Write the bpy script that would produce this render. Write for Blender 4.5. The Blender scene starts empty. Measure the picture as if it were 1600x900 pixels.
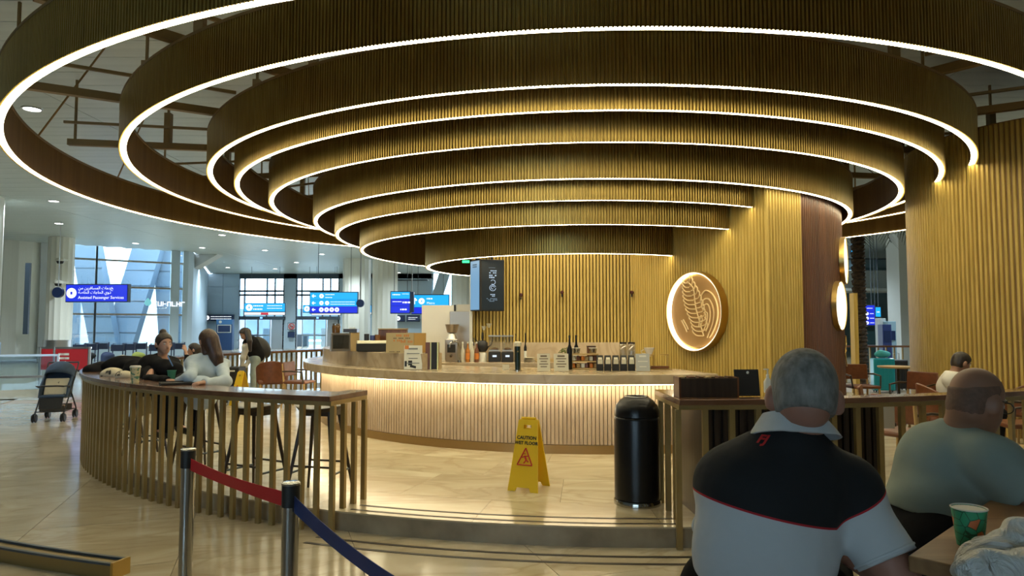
import bpy, bmesh, math, random
import numpy as np
from mathutils import Vector, Matrix, Euler
random.seed(7)
SC = bpy.context.scene
COL = SC.collection

# ---------------------------------------------------------------- camera
EYE = 1.62
F = 1085.0
TILT = math.atan(61.0 / F)
cam_data = bpy.data.cameras.new('camera')
cam_data.sensor_width = 36.0
cam_data.lens = 36.0 * F / 1600.0
cam_data.clip_start = 0.05
cam_data.clip_end = 400
cam = bpy.data.objects.new('camera', cam_data)
cam.location = (0, 0, EYE)
cam.rotation_euler = (math.pi / 2 + TILT, 0, 0)
COL.objects.link(cam)
SC.camera = cam

# ---------------------------------------------------------------- world: flat bright overcast daylight outside the terminal
W = bpy.data.worlds.new('World')
SC.world = W
W.use_nodes = True
W.node_tree.nodes['Background'].inputs[0].default_value = (0.74, 0.88, 1.0, 1)
W.node_tree.nodes['Background'].inputs[1].default_value = 8.0
SC.view_settings.view_transform = 'Standard'
SC.view_settings.look = 'None'
SC.view_settings.exposure = 0.0
SC.view_settings.gamma = 1.0
SC.view_settings.use_curve_mapping = False
LED_POWER = 20.0
SPOT_POWER = 950.0
CEIL = 5.62                                    # terminal ceiling height
CX, CY = 1.12, 12.5                            # centre of the round cafe
PLAT = 0.15                                    # cafe floor level
RP = 7.30                                      # radius of the cafe platform

# ---------------------------------------------------------------- helpers
PI = math.pi
def rad(d): return d * PI / 180
def pol(r, a, z=0.0):
    """point at radius r from the cafe centre; a in degrees, 0 towards the viewer, + to the right"""
    return Vector((CX + r * math.sin(rad(a)), CY - r * math.cos(rad(a)), z))
def ray(px, py):
    x = px - 800; y = 450 - py
    return Vector((x, F * math.cos(TILT) - y * math.sin(TILT), F * math.sin(TILT) + y * math.cos(TILT)))
def G(px, py, z):
    d = ray(px, py); k = (z - EYE) / d.z
    return Vector((d.x * k, d.y * k, z))
def D(px, py, y):
    d = ray(px, py); k = y / d.y
    return Vector((d.x * k, y, EYE + d.z * k))

def tag(o, label=None, cat=None, group=None, kind=None):
    if label: o['label'] = label
    if cat: o['category'] = cat
    if group: o['group'] = group
    if kind: o['kind'] = kind
    return o
def thing(name, label, cat, loc=(0, 0, 0), rz=0.0, group=None):
    o = bpy.data.objects.new(name, None)
    o.empty_display_size = 0.1
    COL.objects.link(o)
    o.location = loc; o.rotation_euler = (0, 0, rz)
    return tag(o, label, cat, group)

class MB:
    """collects world-space (or local) geometry for one mesh"""
    def __init__(self): self.v = []; self.f = []
    def add(self, vs, fs):
        n = len(self.v); self.v += [tuple(p) for p in vs]; self.f += [tuple(i + n for i in f) for f in fs]
        return self
    def box(self, c, s, rz=0.0, rx=0.0, ry=0.0):
        hx, hy, hz = s[0] / 2, s[1] / 2, s[2] / 2
        R = Euler((rx, ry, rz)).to_matrix(); c = Vector(c)
        vs = [c + R @ Vector((x * hx, y * hy, z * hz)) for x in (-1, 1) for y in (-1, 1) for z in (-1, 1)]
        return self.add(vs, [(0, 1, 3, 2), (4, 6, 7, 5), (0, 4, 5, 1), (2, 3, 7, 6), (0, 2, 6, 4), (1, 5, 7, 3)])
    def bar(self, p, q, w, d=None, up=(0, 0, 1)):
        """rectangular bar from p to q"""
        d = d or w; p = Vector(p); q = Vector(q); t = (q - p).normalized(); u = Vector(up)
        if abs(t.dot(u)) > .98: u = Vector((1, 0, 0))
        s = t.cross(u).normalized(); u = s.cross(t).normalized()
        vs = []
        for b in (p, q):
            for a, c in ((-1, -1), (1, -1), (1, 1), (-1, 1)): vs.append(b + s * (a * w / 2) + u * (c * d / 2))
        return self.add(vs, [(3, 2, 1, 0), (4, 5, 6, 7), (0, 1, 5, 4), (1, 2, 6, 5), (2, 3, 7, 6), (3, 0, 4, 7)])
    def cyl(self, p, q, r0, r1=None, n=12, caps=True):
        r1 = r0 if r1 is None else r1; p = Vector(p); q = Vector(q); t = (q - p).normalized()
        u = Vector((0, 0, 1)) if abs(t.z) < .9 else Vector((1, 0, 0))
        s = t.cross(u).normalized(); u = s.cross(t)
        vs = []
        for b, r in ((p, r0), (q, r1)):
            for i in range(n):
                a = 2 * PI * i / n; vs.append(b + (s * math.cos(a) + u * math.sin(a)) * r)
        fs = [(i, (i + 1) % n, n + (i + 1) % n, n + i) for i in range(n)]
        fs = [tuple(reversed(f)) for f in fs]
        if caps: fs += [tuple(range(n)), tuple(reversed(range(n, 2 * n)))]
        return self.add(vs, fs)
    def tube(self, pts, r, n=8, closed=False, rs=None, caps=True):
        pts = [Vector(p) for p in pts]; m = len(pts); prev = None; vs = []
        for i, p in enumerate(pts):
            a = pts[(i - 1) % m] if (i > 0 or closed) else p
            b = pts[(i + 1) % m] if (i < m - 1 or closed) else p
            t = (b - a).normalized()
            if prev is None:
                u = Vector((0, 0, 1)) if abs(t.z) < .9 else Vector((1, 0, 0))
                u = (u - t * u.dot(t)).normalized()
            else:
                u = prev - t * prev.dot(t)
                u = u.normalized() if u.length > 1e-6 else t.orthogonal().normalized()
            prev = u; s = t.cross(u); rr = rs[i] if rs else r
            for k in range(n):
                an = 2 * PI * k / n; vs.append(p + (u * math.cos(an) + s * math.sin(an)) * rr)
        fs = []
        for i in range(m if closed else m - 1):
            j = (i + 1) % m
            for k in range(n):
                l = (k + 1) % n; fs.append((i * n + k, i * n + l, j * n + l, j * n + k))
        if not closed and caps: fs += [tuple(reversed(range(n))), tuple(range((m - 1) * n, m * n))]
        return self.add(vs, fs)
    def lathe(self, prof, c=(0, 0, 0), n=24, axis='z', sx=1.0, sy=1.0):
        c = Vector(c); vs = []; m = len(prof)
        for r, h in prof:
            r = max(r, 1e-4)
            for i in range(n):
                a = 2 * PI * i / n; x, y = r * math.cos(a) * sx, r * math.sin(a) * sy
                vs.append(c + (Vector((x, y, h)) if axis == 'z' else Vector((h, x, y)) if axis == 'x' else Vector((y, h, x))))
        fs = []
        for j in range(m - 1):
            for i in range(n):
                k = (i + 1) % n; fs.append((j * n + i, j * n + k, (j + 1) * n + k, (j + 1) * n + i))
        fs += [tuple(reversed(range(n))), tuple(range((m - 1) * n, m * n))]
        return self.add(vs, fs)
    def prism(self, poly, z0, z1):
        n = len(poly)
        vs = [(x, y, z0) for x, y in poly] + [(x, y, z1) for x, y in poly]
        return self.add(vs, [tuple(reversed(range(n))), tuple(range(n, 2 * n))] + [(i, (i + 1) % n, n + (i + 1) % n, n + i) for i in range(n)])
    def slab(self, poly3, off):
        """closed plate from a planar polygon (3d points) pushed by vector off"""
        n = len(poly3); off = Vector(off)
        vs = [Vector(p) for p in poly3] + [Vector(p) + off for p in poly3]
        return self.add(vs, [tuple(range(n)), tuple(reversed(range(n, 2 * n)))] + [((i + 1) % n, i, n + i, n + (i + 1) % n) for i in range(n)])
    def arc(self, r0, r1, a0, a1, z0, z1, step=2.0, c=None):
        """solid ring sector about the cafe centre"""
        full = abs(a1 - a0) >= 359.9
        m = max(1, int(math.ceil(abs(a1 - a0) / step))); N = m if full else m + 1; vs = []
        for i in range(N):
            a = a0 + (a1 - a0) * i / m
            for r, z in ((r0, z0), (r1, z0), (r1, z1), (r0, z1)):
                if c is None: vs.append(pol(r, a, z))
                else: vs.append((c[0] + r * math.sin(rad(a)), c[1] - r * math.cos(rad(a)), z))
        fs = []
        for i in range(m):
            j = (i + 1) % N
            for k in range(4):
                l = (k + 1) % 4; fs.append((i * 4 + k, i * 4 + l, j * 4 + l, j * 4 + k))
        if not full: fs += [(3, 2, 1, 0), tuple(m * 4 + k for k in range(4))]
        return self.add(vs, fs)
    def mesh(self, name, smooth=None):
        me = bpy.data.meshes.new(name); me.from_pydata(self.v, [], self.f); me.update()
        bm = bmesh.new(); bm.from_mesh(me); bmesh.ops.recalc_face_normals(bm, faces=bm.faces); bm.to_mesh(me); bm.free()
        if smooth is not None:
            for p in me.polygons: p.use_smooth = True
            me.set_sharp_from_angle(angle=rad(smooth))
        return me
    def obj(self, name, mat, parent=None, smooth=None, local=False):
        """link as one object; vertices are world space unless local, and are moved into the parent's space"""
        if parent is not None and not local:
            o = parent
            off = Vector((0, 0, 0))
            while o is not None: off += Vector(o.location); o = o.parent
            self.v = [tuple(Vector(p) - off) for p in self.v]
        me = self.mesh(name, smooth)
        return link(name, me, mat, parent)
def link(name, me, mat, parent=None):
    o = bpy.data.objects.new(name, me); COL.objects.link(o)
    if mat is not None: me.materials.clear(); me.materials.append(mat)
    if parent is not None: o.parent = parent
    return o
def copy_tree(o, parent=None):
    c = o.copy(); COL.objects.link(c); c.parent = parent
    for ch in list(o.children): copy_tree(ch, c)
    return c
def bevel(o, w=0.004, seg=2):
    m = o.modifiers.new('bevel', 'BEVEL'); m.width = w; m.segments = seg; m.limit_method = 'ANGLE'; m.angle_limit = rad(40)
    return o
def struct(o): o['kind'] = 'structure'; return o
def text(s, size, mat, parent, loc, rot, name='lettering', align='CENTER', ext=0.0006, sx=1.0, shear=0.0, bold=0.0):
    """flat lettering placed in the parent's local space"""
    cu = bpy.data.curves.new(name, 'FONT'); cu.body = s; cu.size = size; cu.extrude = ext
    cu.align_x = align; cu.align_y = 'CENTER'; cu.resolution_u = 2; cu.shear = shear
    cu.offset = bold
    tmp = bpy.data.objects.new(name, cu); COL.objects.link(tmp)
    me = bpy.data.meshes.new_from_object(tmp.evaluated_get(bpy.context.evaluated_depsgraph_get())); bpy.data.objects.remove(tmp)
    o = link(name, me, mat)
    o.parent = parent; o.location = loc; o.rotation_euler = rot; o.scale = (sx, 1, 1)
    return o

# ---------------------------------------------------------------- materials
def new_mat(name):
    m = bpy.data.materials.new(name); m.use_nodes = True
    return m, m.node_tree, m.node_tree.nodes['Principled BSDF']
def plain(name, col, rough=.5, metal=0.0, spec=.5, **kw):
    m, nt, b = new_mat(name)
    b.inputs['Base Color'].default_value = (*col, 1); b.inputs['Roughness'].default_value = rough
    b.inputs['Metallic'].default_value = metal; b.inputs['Specular IOR Level'].default_value = spec
    for k, v in kw.items(): b.inputs[k.replace('_', ' ')].default_value = v
    return m
def noisy(name, c1, c2, scale=(4, 4, 4), rough=.5, metal=0.0, detail=4, bump=0.0, spec=.5, lo=.35, hi=.65, dist=0.0, coat=0.0, nscale=1.0, coords='Object'):
    """two-tone procedural noise over object coordinates"""
    m, nt, b = new_mat(name); N = nt.nodes; L = nt.links
    tc = N.new('ShaderNodeTexCoord'); mp = N.new('ShaderNodeMapping'); mp.inputs['Scale'].default_value = scale
    L.new(tc.outputs[coords], mp.inputs['Vector'])
    n = N.new('ShaderNodeTexNoise'); n.inputs['Scale'].default_value = nscale; n.inputs['Detail'].default_value = detail
    n.inputs['Distortion'].default_value = dist
    L.new(mp.outputs[0], n.inputs['Vector'])
    r = N.new('ShaderNodeValToRGB'); r.color_ramp.elements[0].position = lo; r.color_ramp.elements[1].position = hi
    r.color_ramp.elements[0].color = (*c1, 1); r.color_ramp.elements[1].color = (*c2, 1)
    L.new(n.outputs['Fac'], r.inputs['Fac']); L.new(r.outputs['Color'], b.inputs['Base Color'])
    b.inputs['Roughness'].default_value = rough; b.inputs['Metallic'].default_value = metal
    b.inputs['Specular IOR Level'].default_value = spec; b.inputs['Coat Weight'].default_value = coat
    if bump:
        bp = N.new('ShaderNodeBump'); bp.inputs['Strength'].default_value = bump; bp.inputs['Distance'].default_value = .01
        L.new(n.outputs['Fac'], bp.inputs['Height']); L.new(bp.outputs[0], b.inputs['Normal'])
    return m
def emit(name, col, power):
    m, nt, b = new_mat(name)
    b.inputs['Base Color'].default_value = (0, 0, 0, 1); b.inputs['Emission Color'].default_value = (*col, 1)
    b.inputs['Emission Strength'].default_value = power; b.inputs['Roughness'].default_value = .4
    return m
def marble(name, base, vein, dark, rough=.12, scale=.5, stretch=(1, 2.2, 1), rz=.5):
    m, nt, b = new_mat(name); N = nt.nodes; L = nt.links
    tc = N.new('ShaderNodeTexCoord'); mp = N.new('ShaderNodeMapping')
    oi = N.new('ShaderNodeObjectInfo'); ad = N.new('ShaderNodeVectorMath'); ad.operation = 'ADD'
    sc = N.new('ShaderNodeVectorMath'); sc.operation = 'SCALE'; sc.inputs[3].default_value = 37.0
    cb = N.new('ShaderNodeCombineXYZ')
    for i in range(3): L.new(oi.outputs['Random'], cb.inputs[i])
    L.new(cb.outputs[0], sc.inputs[0]); L.new(tc.outputs['Object'], ad.inputs[0]); L.new(sc.outputs[0], ad.inputs[1])
    mp.inputs['Scale'].default_value = stretch; mp.inputs['Rotation'].default_value = (0, 0, rz)
    L.new(ad.outputs[0], mp.inputs['Vector'])
    n1 = N.new('ShaderNodeTexNoise'); n1.inputs['Scale'].default_value = scale * 2; n1.inputs['Detail'].default_value = 7; n1.inputs['Distortion'].default_value = 1.3
    L.new(mp.outputs[0], n1.inputs['Vector'])
    r1 = N.new('ShaderNodeValToRGB'); e = r1.color_ramp.elements
    e[0].position = .28; e[0].color = (*dark, 1); e[1].position = .72; e[1].color = (*base, 1)
    k = e.new(.5); k.color = (*[(p + q) / 2 * 1.02 for p, q in zip(base, vein)], 1)
    L.new(n1.outputs['Fac'], r1.inputs['Fac'])
    n2 = N.new('ShaderNodeTexNoise'); n2.inputs['Scale'].default_value = scale * 1.1; n2.inputs['Detail'].default_value = 5; n2.inputs['Distortion'].default_value = 2.2
    L.new(mp.outputs[0], n2.inputs['Vector'])
    sb = N.new('ShaderNodeMath'); sb.operation = 'SUBTRACT'; sb.inputs[1].default_value = .5; L.new(n2.outputs['Fac'], sb.inputs[0])
    ab = N.new('ShaderNodeMath'); ab.operation = 'ABSOLUTE'; L.new(sb.outputs[0], ab.inputs[0])
    r2 = N.new('ShaderNodeValToRGB'); r2.color_ramp.elements[0].position = 0; r2.color_ramp.elements[1].position = .045
    r2.color_ramp.elements[0].color = (.55, .55, .55, 1); r2.color_ramp.elements[1].color = (0, 0, 0, 1)
    L.new(ab.outputs[0], r2.inputs['Fac'])
    mx = N.new('ShaderNodeMix'); mx.data_type = 'RGBA'; L.new(r2.outputs['Color'], mx.inputs['Factor'])
    L.new(r1.outputs['Color'], mx.inputs[6]); mx.inputs[7].default_value = (*vein, 1)
    L.new(mx.outputs[2], b.inputs['Base Color']); b.inputs['Roughness'].default_value = rough
    return m
def wood(name, c1, c2, axis=2, rough=.45, scale=6.0, coat=0.0):
    s = [scale * 4] * 3; s[axis] = scale * .25
    return noisy(name, c1, c2, scale=tuple(s), rough=rough, detail=5, dist=.6, coat=coat)
def glass_mat(name, tint=(.85, .95, 1), refl=.12, rough=.02):
    m = bpy.data.materials.new(name); m.use_nodes = True; nt = m.node_tree; N = nt.nodes; N.clear()
    o = N.new('ShaderNodeOutputMaterial'); t = N.new('ShaderNodeBsdfTransparent'); g = N.new('ShaderNodeBsdfGlossy'); mx = N.new('ShaderNodeMixShader')
    t.inputs[0].default_value = (*tint, 1); g.inputs['Roughness'].default_value = rough; mx.inputs[0].default_value = refl
    nt.links.new(t.outputs[0], mx.inputs[1]); nt.links.new(g.outputs[0], mx.inputs[2]); nt.links.new(mx.outputs[0], o.inputs[0])
    return m

M_GOLD = wood('gold_wood', (.45, .318, .08), (.56, .405, .12), rough=.5)
M_GOLD.node_tree.nodes['Principled BSDF'].inputs['Specular IOR Level'].default_value = .25
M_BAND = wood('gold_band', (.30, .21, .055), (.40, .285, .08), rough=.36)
M_BAND.node_tree.nodes['Principled BSDF'].inputs['Metallic'].default_value = .7
M_GOLD_DK = wood('bronze_wood', (.20, .115, .032), (.27, .16, .048), rough=.45)
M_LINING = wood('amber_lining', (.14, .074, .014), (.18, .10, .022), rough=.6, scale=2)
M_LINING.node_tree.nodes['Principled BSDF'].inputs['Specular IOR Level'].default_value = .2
M_WALNUT = wood('walnut', (.080, .028, .009), (.155, .058, .018), rough=.4, scale=3)
M_TOP = noisy('dark_wood_top', (.10, .045, .022), (.17, .08, .042), scale=(2, 9, 2), rough=.22, coat=.3)
M_POST = noisy('gold_metal_post', (.33, .245, .10), (.40, .30, .13), scale=(3, 3, 3), rough=.36, metal=.55)
M_BRASS = plain('brass', (.55, .38, .13), rough=.28, metal=1.0)
M_LED = emit('warm_led', (1.0, .875, .56), LED_POWER)
M_LED_C = emit('counter_led', (1.0, .84, .54), 22.0)
M_BEAM = plain('bronze_steel', (.20, .125, .04), rough=.5, metal=.3)
M_CEIL = noisy('metal_ceiling', (.46, .53, .52), (.52, .59, .58), scale=(.3, 6, 1), rough=.36, spec=.6)
M_WHITE = noisy('painted_wall', (.52, .56, .57), (.58, .62, .63), scale=(.5, .5, .5), rough=.6)
M_FLUTE = plain('pale_fluted_cladding', (.78, .79, .72), rough=.5)
M_STEEL = plain('brushed_steel', (.55, .55, .55), rough=.3, metal=1.0)
M_CHROME = plain('chrome', (.42, .42, .40), rough=.12, metal=1.0)
M_DKSTEEL = plain('dark_window_frame', (.05, .07, .09), rough=.4, metal=.3)
M_FLOOR = marble('floor_marble', (.54, .48, .36), (.34, .27, .17), (.40, .34, .235), rough=.15)
M_PLATF = marble('cafe_floor_marble', (.60, .54, .385), (.36, .28, .17), (.40, .34, .215), rough=.17, scale=.42)
M_GROUT = plain('grout', (.26, .21, .15), rough=.5)
M_RISER = noisy('riser_stone', (.24, .19, .125), (.38, .31, .21), scale=(3, 3, 3), rough=.25)
M_INLAY = plain('dark_inlay', (.035, .024, .016), rough=.4)
M_STONE = marble('counter_stone', (.55, .45, .31), (.36, .27, .16), (.44, .35, .235), rough=.2, scale=.8)
M_TRAV = marble('travertine_slats', (.60, .49, .36), (.40, .29, .19), (.50, .39, .27), rough=.45, scale=1.6, stretch=(1, 1, .5))
M_BLACK = plain('black_gloss', (.006, .006, .007), rough=.28, spec=.35)
M_BLACKM = plain('black_matte', (.012, .012, .012), rough=.55)
M_DKWOOD = wood('dark_stool_wood', (.022, .013, .008), (.045, .028, .017), rough=.35)
M_LEATHER = noisy('brown_leather', (.12, .040, .017), (.165, .056, .023), scale=(12, 12, 12), rough=.4, bump=.1)
M_GLASS = glass_mat('window_glass')
M_GLASSB = glass_mat('barrier_glass', tint=(.75, .85, .9), refl=.06)
M_BLUEWALL = noisy('blue_grey_panel', (.41, .53, .62), (.45, .57, .66), scale=(.4, .4, .4), rough=.4)
M_CONC = noisy('outside_cladding', (.12, .175, .235), (.145, .205, .27), scale=(.3, .3, .3), rough=.6)

# ================================================================ SETTING
def plane_frame(p, q):
    """unit direction along p->q, its normal facing the viewer"""
    t = (Vector(q) - Vector(p)); t.z = 0; L_ = t.length; t.normalize()
    n = Vector((t.y, -t.x, 0))
    return t, n, L_
# floor
fl = MB(); fl.box((-2, 24, -.06), (64, 80, .1)); floor = struct(fl.obj('floor', M_GROUT))
fr = MB(); fr.prism([(-31, 15.5), (-9.2, 15.5), (-9.2, 20.3), (11, 20.3), (11, 5), (24, 5), (24, 62), (-31, 62)], -.01, 0.0)
far_floor = fr.obj('far_floor', M_FLOOR, floor); far_floor['kind'] = 'structure'
T = 1.2; ang = rad(19); tb = MB(); tb.box((0, 0, -.008), (T - .004, T - .004, .016)); tme = tb.mesh('tile'); tme.materials.append(M_FLOOR)
ca, sa = math.cos(ang), math.sin(ang)
for i in range(-22, 14):
    for j in range(-8, 26):
        x, y = (i * ca - j * sa) * T, (i * sa + j * ca) * T
        if y < 1.6 or y > 15.2: continue
        if abs(x) > .80 * y + 1.6 or x > 9.8: continue
        if math.hypot(x - CX, y - CY) < RP - .85: continue
        if x > 3.2 and y < 4.0: continue
        t = bpy.data.objects.new('floor_tile', tme); COL.objects.link(t); t.parent = floor; t.location = (x, y, 0); t.rotation_euler = (0, 0, ang)
for r in (7.49, 7.64):
    MB().arc(r, r + .035, -20.5, 1.4, 0, .0025, 1).obj('floor_inlay', M_INLAY, floor)
# cafe platform: plinth and its own marble tiles
pf = MB(); pf.arc(.02, RP, 0, 360, 0, PLAT - .012, 1.5); platform = struct(pf.obj('cafe_floor', M_RISER))
rows = [(7.30, 6.62), (6.62, 5.72), (5.72, 4.92), (4.92, 4.1)]
for k, (r1, r0) in enumerate(rows):
    n = int(round(2 * PI * r1 / 1.45)); st = 360 / n
    for i in range(n):
        a0 = i * st + (k % 2) * st / 2; a1 = a0 + st
        am = ((a0 + a1) / 2 + 180) % 360 - 180
        if not -115 < am < 75: continue
        g = .12
        m = MB().arc(r0 + .0014, r1 - (.0014 if k else 0), a0 + g / 2 * 7 / r1 * .16, a1 - g / 2 * 7 / r1 * .16, PLAT - .012, PLAT, 3)
        m.obj('tile', M_PLATF, platform)
MB().arc(.02, 7.30, 75.5, 244.5, PLAT - .012, PLAT - .002, 3).obj('rear_paving', M_PLATF, platform)
MB().arc(.02, 4.1, 0, 360, PLAT - .012, PLAT - .002, 3).obj('inner_paving', M_PLATF, platform)
for r in (7.06, 7.20):
    MB().arc(r, r + .03, -19.6, 1.2, PLAT - .002, PLAT + .0018, 1).obj('tread_inlay', M_INLAY, platform)

# ceiling made of long metal panels
HX = [(-32, -17), (28.5, -17), (28.5, 52.6), (-22.9, 52.6), (-17.2, 37.4), (-21.5, 33.5), (-32, 33.5)]
ceiling = struct(MB().prism(HX, CEIL + .06, CEIL + .26).obj('ceiling', plain('ceiling_void', (.10, .10, .09), rough=.8)))
pb = MB(); pb.box((.5, 0, .02), (1, .585, .04)); pme = pb.mesh('ceiling_panel'); pme.materials.append(M_CEIL)
for i in range(84):
    y = 2.0 + i * .6
    xl = -32 if y < 33.3 else (-21.5 + (y - 33.5) * 4.3 / 3.9 if y < 37.4 else -17.2 - (y - 37.4) * 5.7 / 15.2) + .15
    cuts = [xl] + [x for x in (-23, -15.5, -8, -.5, 7, 14.5, 22) if x > xl + 1] + [28.3]
    for x0, x1 in zip(cuts, cuts[1:]):
        if x1 < -.72 * y - 8 or x0 > .75 * y + 6: continue
        o = bpy.data.objects.new('ceiling_panel', pme); COL.objects.link(o); o.parent = ceiling; o.location = (x0, y, CEIL); o.scale = (x1 - x0 - .02, 1, 1)
MB().box((-2, -8, CEIL + .02), (60, 19, .05)).obj('ceiling_field', M_CEIL, ceiling)

# ---- enclosing walls away from the view
rw = struct(MB().box((-2, -16, .55), (64, .3, 1.1)).box((-2, -16, 5.15), (64, .3, 1.0)).box((-23, -16, 2.9), (22, .3, 3.6)).box((14, -16, 2.9), (32, .3, 3.6)).obj('wall_rear', M_WHITE))
wr_ = struct(MB().box((-7, -16, 2.87), (10, .02, 3.55)).obj('window_added_rear', M_GLASS))  # unseen window added behind the camera to light the two seated men
for i in range(4): MB().box((-12 + i * 3.33, -15.95, 2.87), (.12, .16, 3.6)).obj('mullion', M_DKSTEEL, wr_)
struct(MB().box((-31.2, 23, 2.8), (.3, 80, 5.7)).obj('wall_left', M_WHITE))
struct(MB().box((27.5, 23, 2.8), (.3, 80, 5.7)).obj('wall_right', M_WHITE))

# ---- big window wall at the far left
def seg_wall(name, p, q, z0, z1, mat, th=.25, parent=None):
    t, n, L_ = plane_frame(p, q); m = MB(); c = (Vector(p) + Vector(q)) / 2
    c = Vector((c.x, c.y, 0)) - n * th / 2 * 1
    m.box((c.x, c.y, (z0 + z1) / 2), (L_, th, z1 - z0), rz=math.atan2(t.y, t.x))
    return m.obj(name, mat, parent)
A1 = D(104, 500, 33.4); B1 = D(291, 500, 36.6); A1.z = B1.z = 0
def on(p, q, px):
    """point of the vertical plane p-q seen at column px"""
    d = ray(px, 500); t = Vector(q) - Vector(p)
    k = (p.x * t.y - p.y * t.x) / (d.x * t.y - d.y * t.x)
    return Vector((d.x * k, d.y * k, 0))
w1 = struct(seg_wall('wall_window', on(A1, B1, 60), on(A1, B1, 104), 0, CEIL, M_WHITE))
win = struct(seg_wall('window_1', A1, B1, 0.0, .55, M_BLUEWALL))
t1, n1, L1 = plane_frame(A1, B1); NWIN = n1.copy(); rz1 = math.atan2(t1.y, t1.x)
gl = MB(); c = (A1 + B1) / 2 - n1 * .1; gl.box((c.x, c.y, 3.08), (L1, .02, 5.06), rz=rz1); gl.obj('pane', M_GLASS, win)
for px, w, mat in ((106, .22, M_DKSTEEL), (148, .09, M_DKSTEEL), (272, .42, M_BLUEWALL), (288, .25, M_BLUEWALL)):
    p = on(A1, B1, px) - n1 * .05; MB().box((p.x, p.y, 3.08), (w, .2, 5.06), rz=rz1).obj('mullion', mat, win)
for z in (.6, 2.25, 3.62, 4.95):
    MB().box((c.x, c.y, z) , (L1, .16, .09), rz=rz1).obj('transom', M_STEEL, win)
# faces beyond the window: a leaning white tube frame and the bright road side, real and far outside
out = struct(MB().box((-30, 62, -.3), (60, 50, .2)).obj('outside_ground', plain('outside_paving', (.12, .15, .17), rough=.7)))
for k, (pxb, pxt, wd) in enumerate(((170, 124, 1.6), (184, 238, 1.8), (268, 250, 1.1), (276, 292, 1.2))):
    b = on(A1, B1, pxb); b = Vector((b.x * 1.25, b.y * 1.25, -.2)); t = on(A1, B1, pxt); t = Vector((t.x * 1.25, t.y * 1.25, 8.0))
    o = MB().bar(b, t, wd, .6, up=(0, 1, 0)).obj('leaning_brace', M_CONC); struct(o)
    for f in (.18, .3, .42, .54, .66):
        p = b.lerp(t, f); MB().bar(p + Vector((-wd * .52, -.31, 0)), p + Vector((wd * .52, -.31, 0)), .05, .03).obj('joint', M_DKSTEEL, o)
o = struct(MB().box((-31.5, 46.0, 1.7), (5.0, 1.0, 4.6), rz=.5).obj('outside_kiosk', M_CONC))

# ---- return wall and deep entrance wall
B2 = D(300, 500, 37.2); B2.z = 0; B3 = D(324, 500, 52); B3.z = 0
struct(seg_wall('wall_side_pier', B1, B2, 0, CEIL, M_BLUEWALL, .3))
struct(seg_wall('wall_return', B2, B3, 0, CEIL, M_BLUEWALL, .3))
blk = MB(); q0 = D(301, 420, 38); q1 = D(345, 393, 38)
blk.slab([D(300, 393, 38), D(346, 393.5, 38), D(303, 419, 38), D(300, 419, 38)], (0, .8, 0)).obj('bulkhead', M_WHITE)
bpy.data.objects['bulkhead']['kind'] = 'structure'
YD = 52.0
def XD(px): return (px - 800) / F * YD
def wallbox(name, px0, px1, z0, z1, mat, y=YD, th=.3, parent=None):
    x0, x1 = (px0 - 800) / F * y, (px1 - 800) / F * y
    return MB().box(((x0 + x1) / 2, y + th / 2, (z0 + z1) / 2), (abs(x1 - x0), th, z1 - z0)).obj(name, mat, parent)
backw = struct(wallbox('wall_back', 322, 373, 0, CEIL, M_BLUEWALL, th=.25))
for i, (z0, z1) in enumerate(((0.05, .6), (.65, 2.58), (2.63, 4.6), (4.65, 5.6))):
    for (a, b) in ((322.5, 347.3), (348, 372.8)):
        wallbox('wall_panel', a, b, z0, z1, M_BLUEWALL, y=YD - .05, th=.05, parent=backw)
for px0, px1 in ((443, 463), (529, 677), (705, 760)):
    struct(wallbox('wall_back', px0, px1, 0, CEIL, M_BLUEWALL, th=.25))
struct(wallbox('wall_back', 372, 676, 5.25, CEIL, M_DKSTEEL, th=.24))
def entrance(n, px0, px1):
    d = struct(wallbox('door_%d' % n, px0, px1, 2.16, 2.42, M_DKSTEEL, y=YD - .5, th=.6))
    for z in (3.95, 4.25): wallbox('transom', px0, px1, z, z + .13, M_DKSTEEL, th=.15, parent=d)
    w = px1 - px0
    for f in (0.0, .12, .62, .80, 1.0):
        p = px0 + w * f; wallbox('mullion', p - .9, p + .9, 0 if f in (0, 1.0) else 2.3, 5.3, M_DKSTEEL, th=.2, parent=d)
    for f in (.14, .42, .44, .70): wallbox('door_frame', px0 + w * f, px0 + w * (f + .02), 0, 2.16, M_STEEL, parent=d, th=.1)
    for f0, f1 in ((.16, .42), (.46, .70)):
        lf = wallbox('door_leaf', px0 + w * f0, px0 + w * f1, .05, 2.14, M_GLASSB, parent=d, th=.02)
        wallbox('rail', px0 + w * f0, px0 + w * f1, .95, 1.05, M_STEEL, parent=d, th=.05)
    wallbox('pane', px0, px1, 2.42, 5.3, M_GLASS, parent=d, th=.02, y=YD + .1)
    wallbox('side_panel', px0 + w * .74, px1, 0, 2.16, M_STEEL, parent=d, th=.1)
    wallbox('status_light', px0 + w * .48, px0 + w * .53, 2.24, 2.36, emit('blue_lamp', (.1, .25, 1), 4), parent=d, y=YD - .53, th=.03)
    return d
entrance(1, 373, 443); entrance(2, 463, 529)
struct(wallbox('window_2', 566, 580, 2.3, 5.2, M_GLASS, y=YD - .1, th=.05))
for k in range(9):
    x_ = -26 + k * 2.1; o = struct(MB().box((x_, 57 + (k % 3), .5 + .25 * (k % 2)), (1.2, .5, 1.0 + .5 * (k % 2))).obj('outside_bollard_block', (M_CONC, M_DKSTEEL, M_STEEL)[k % 3]))
struct(MB().box((-17, 59, 1.02), (22, .06, .06)).obj('outside_handrail', M_STEEL))
# facade beyond the doors
struct(MB().box((-15, 95, 2.0), (80, 1, 4.2)).obj('outside_facade', M_CONC))

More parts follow.
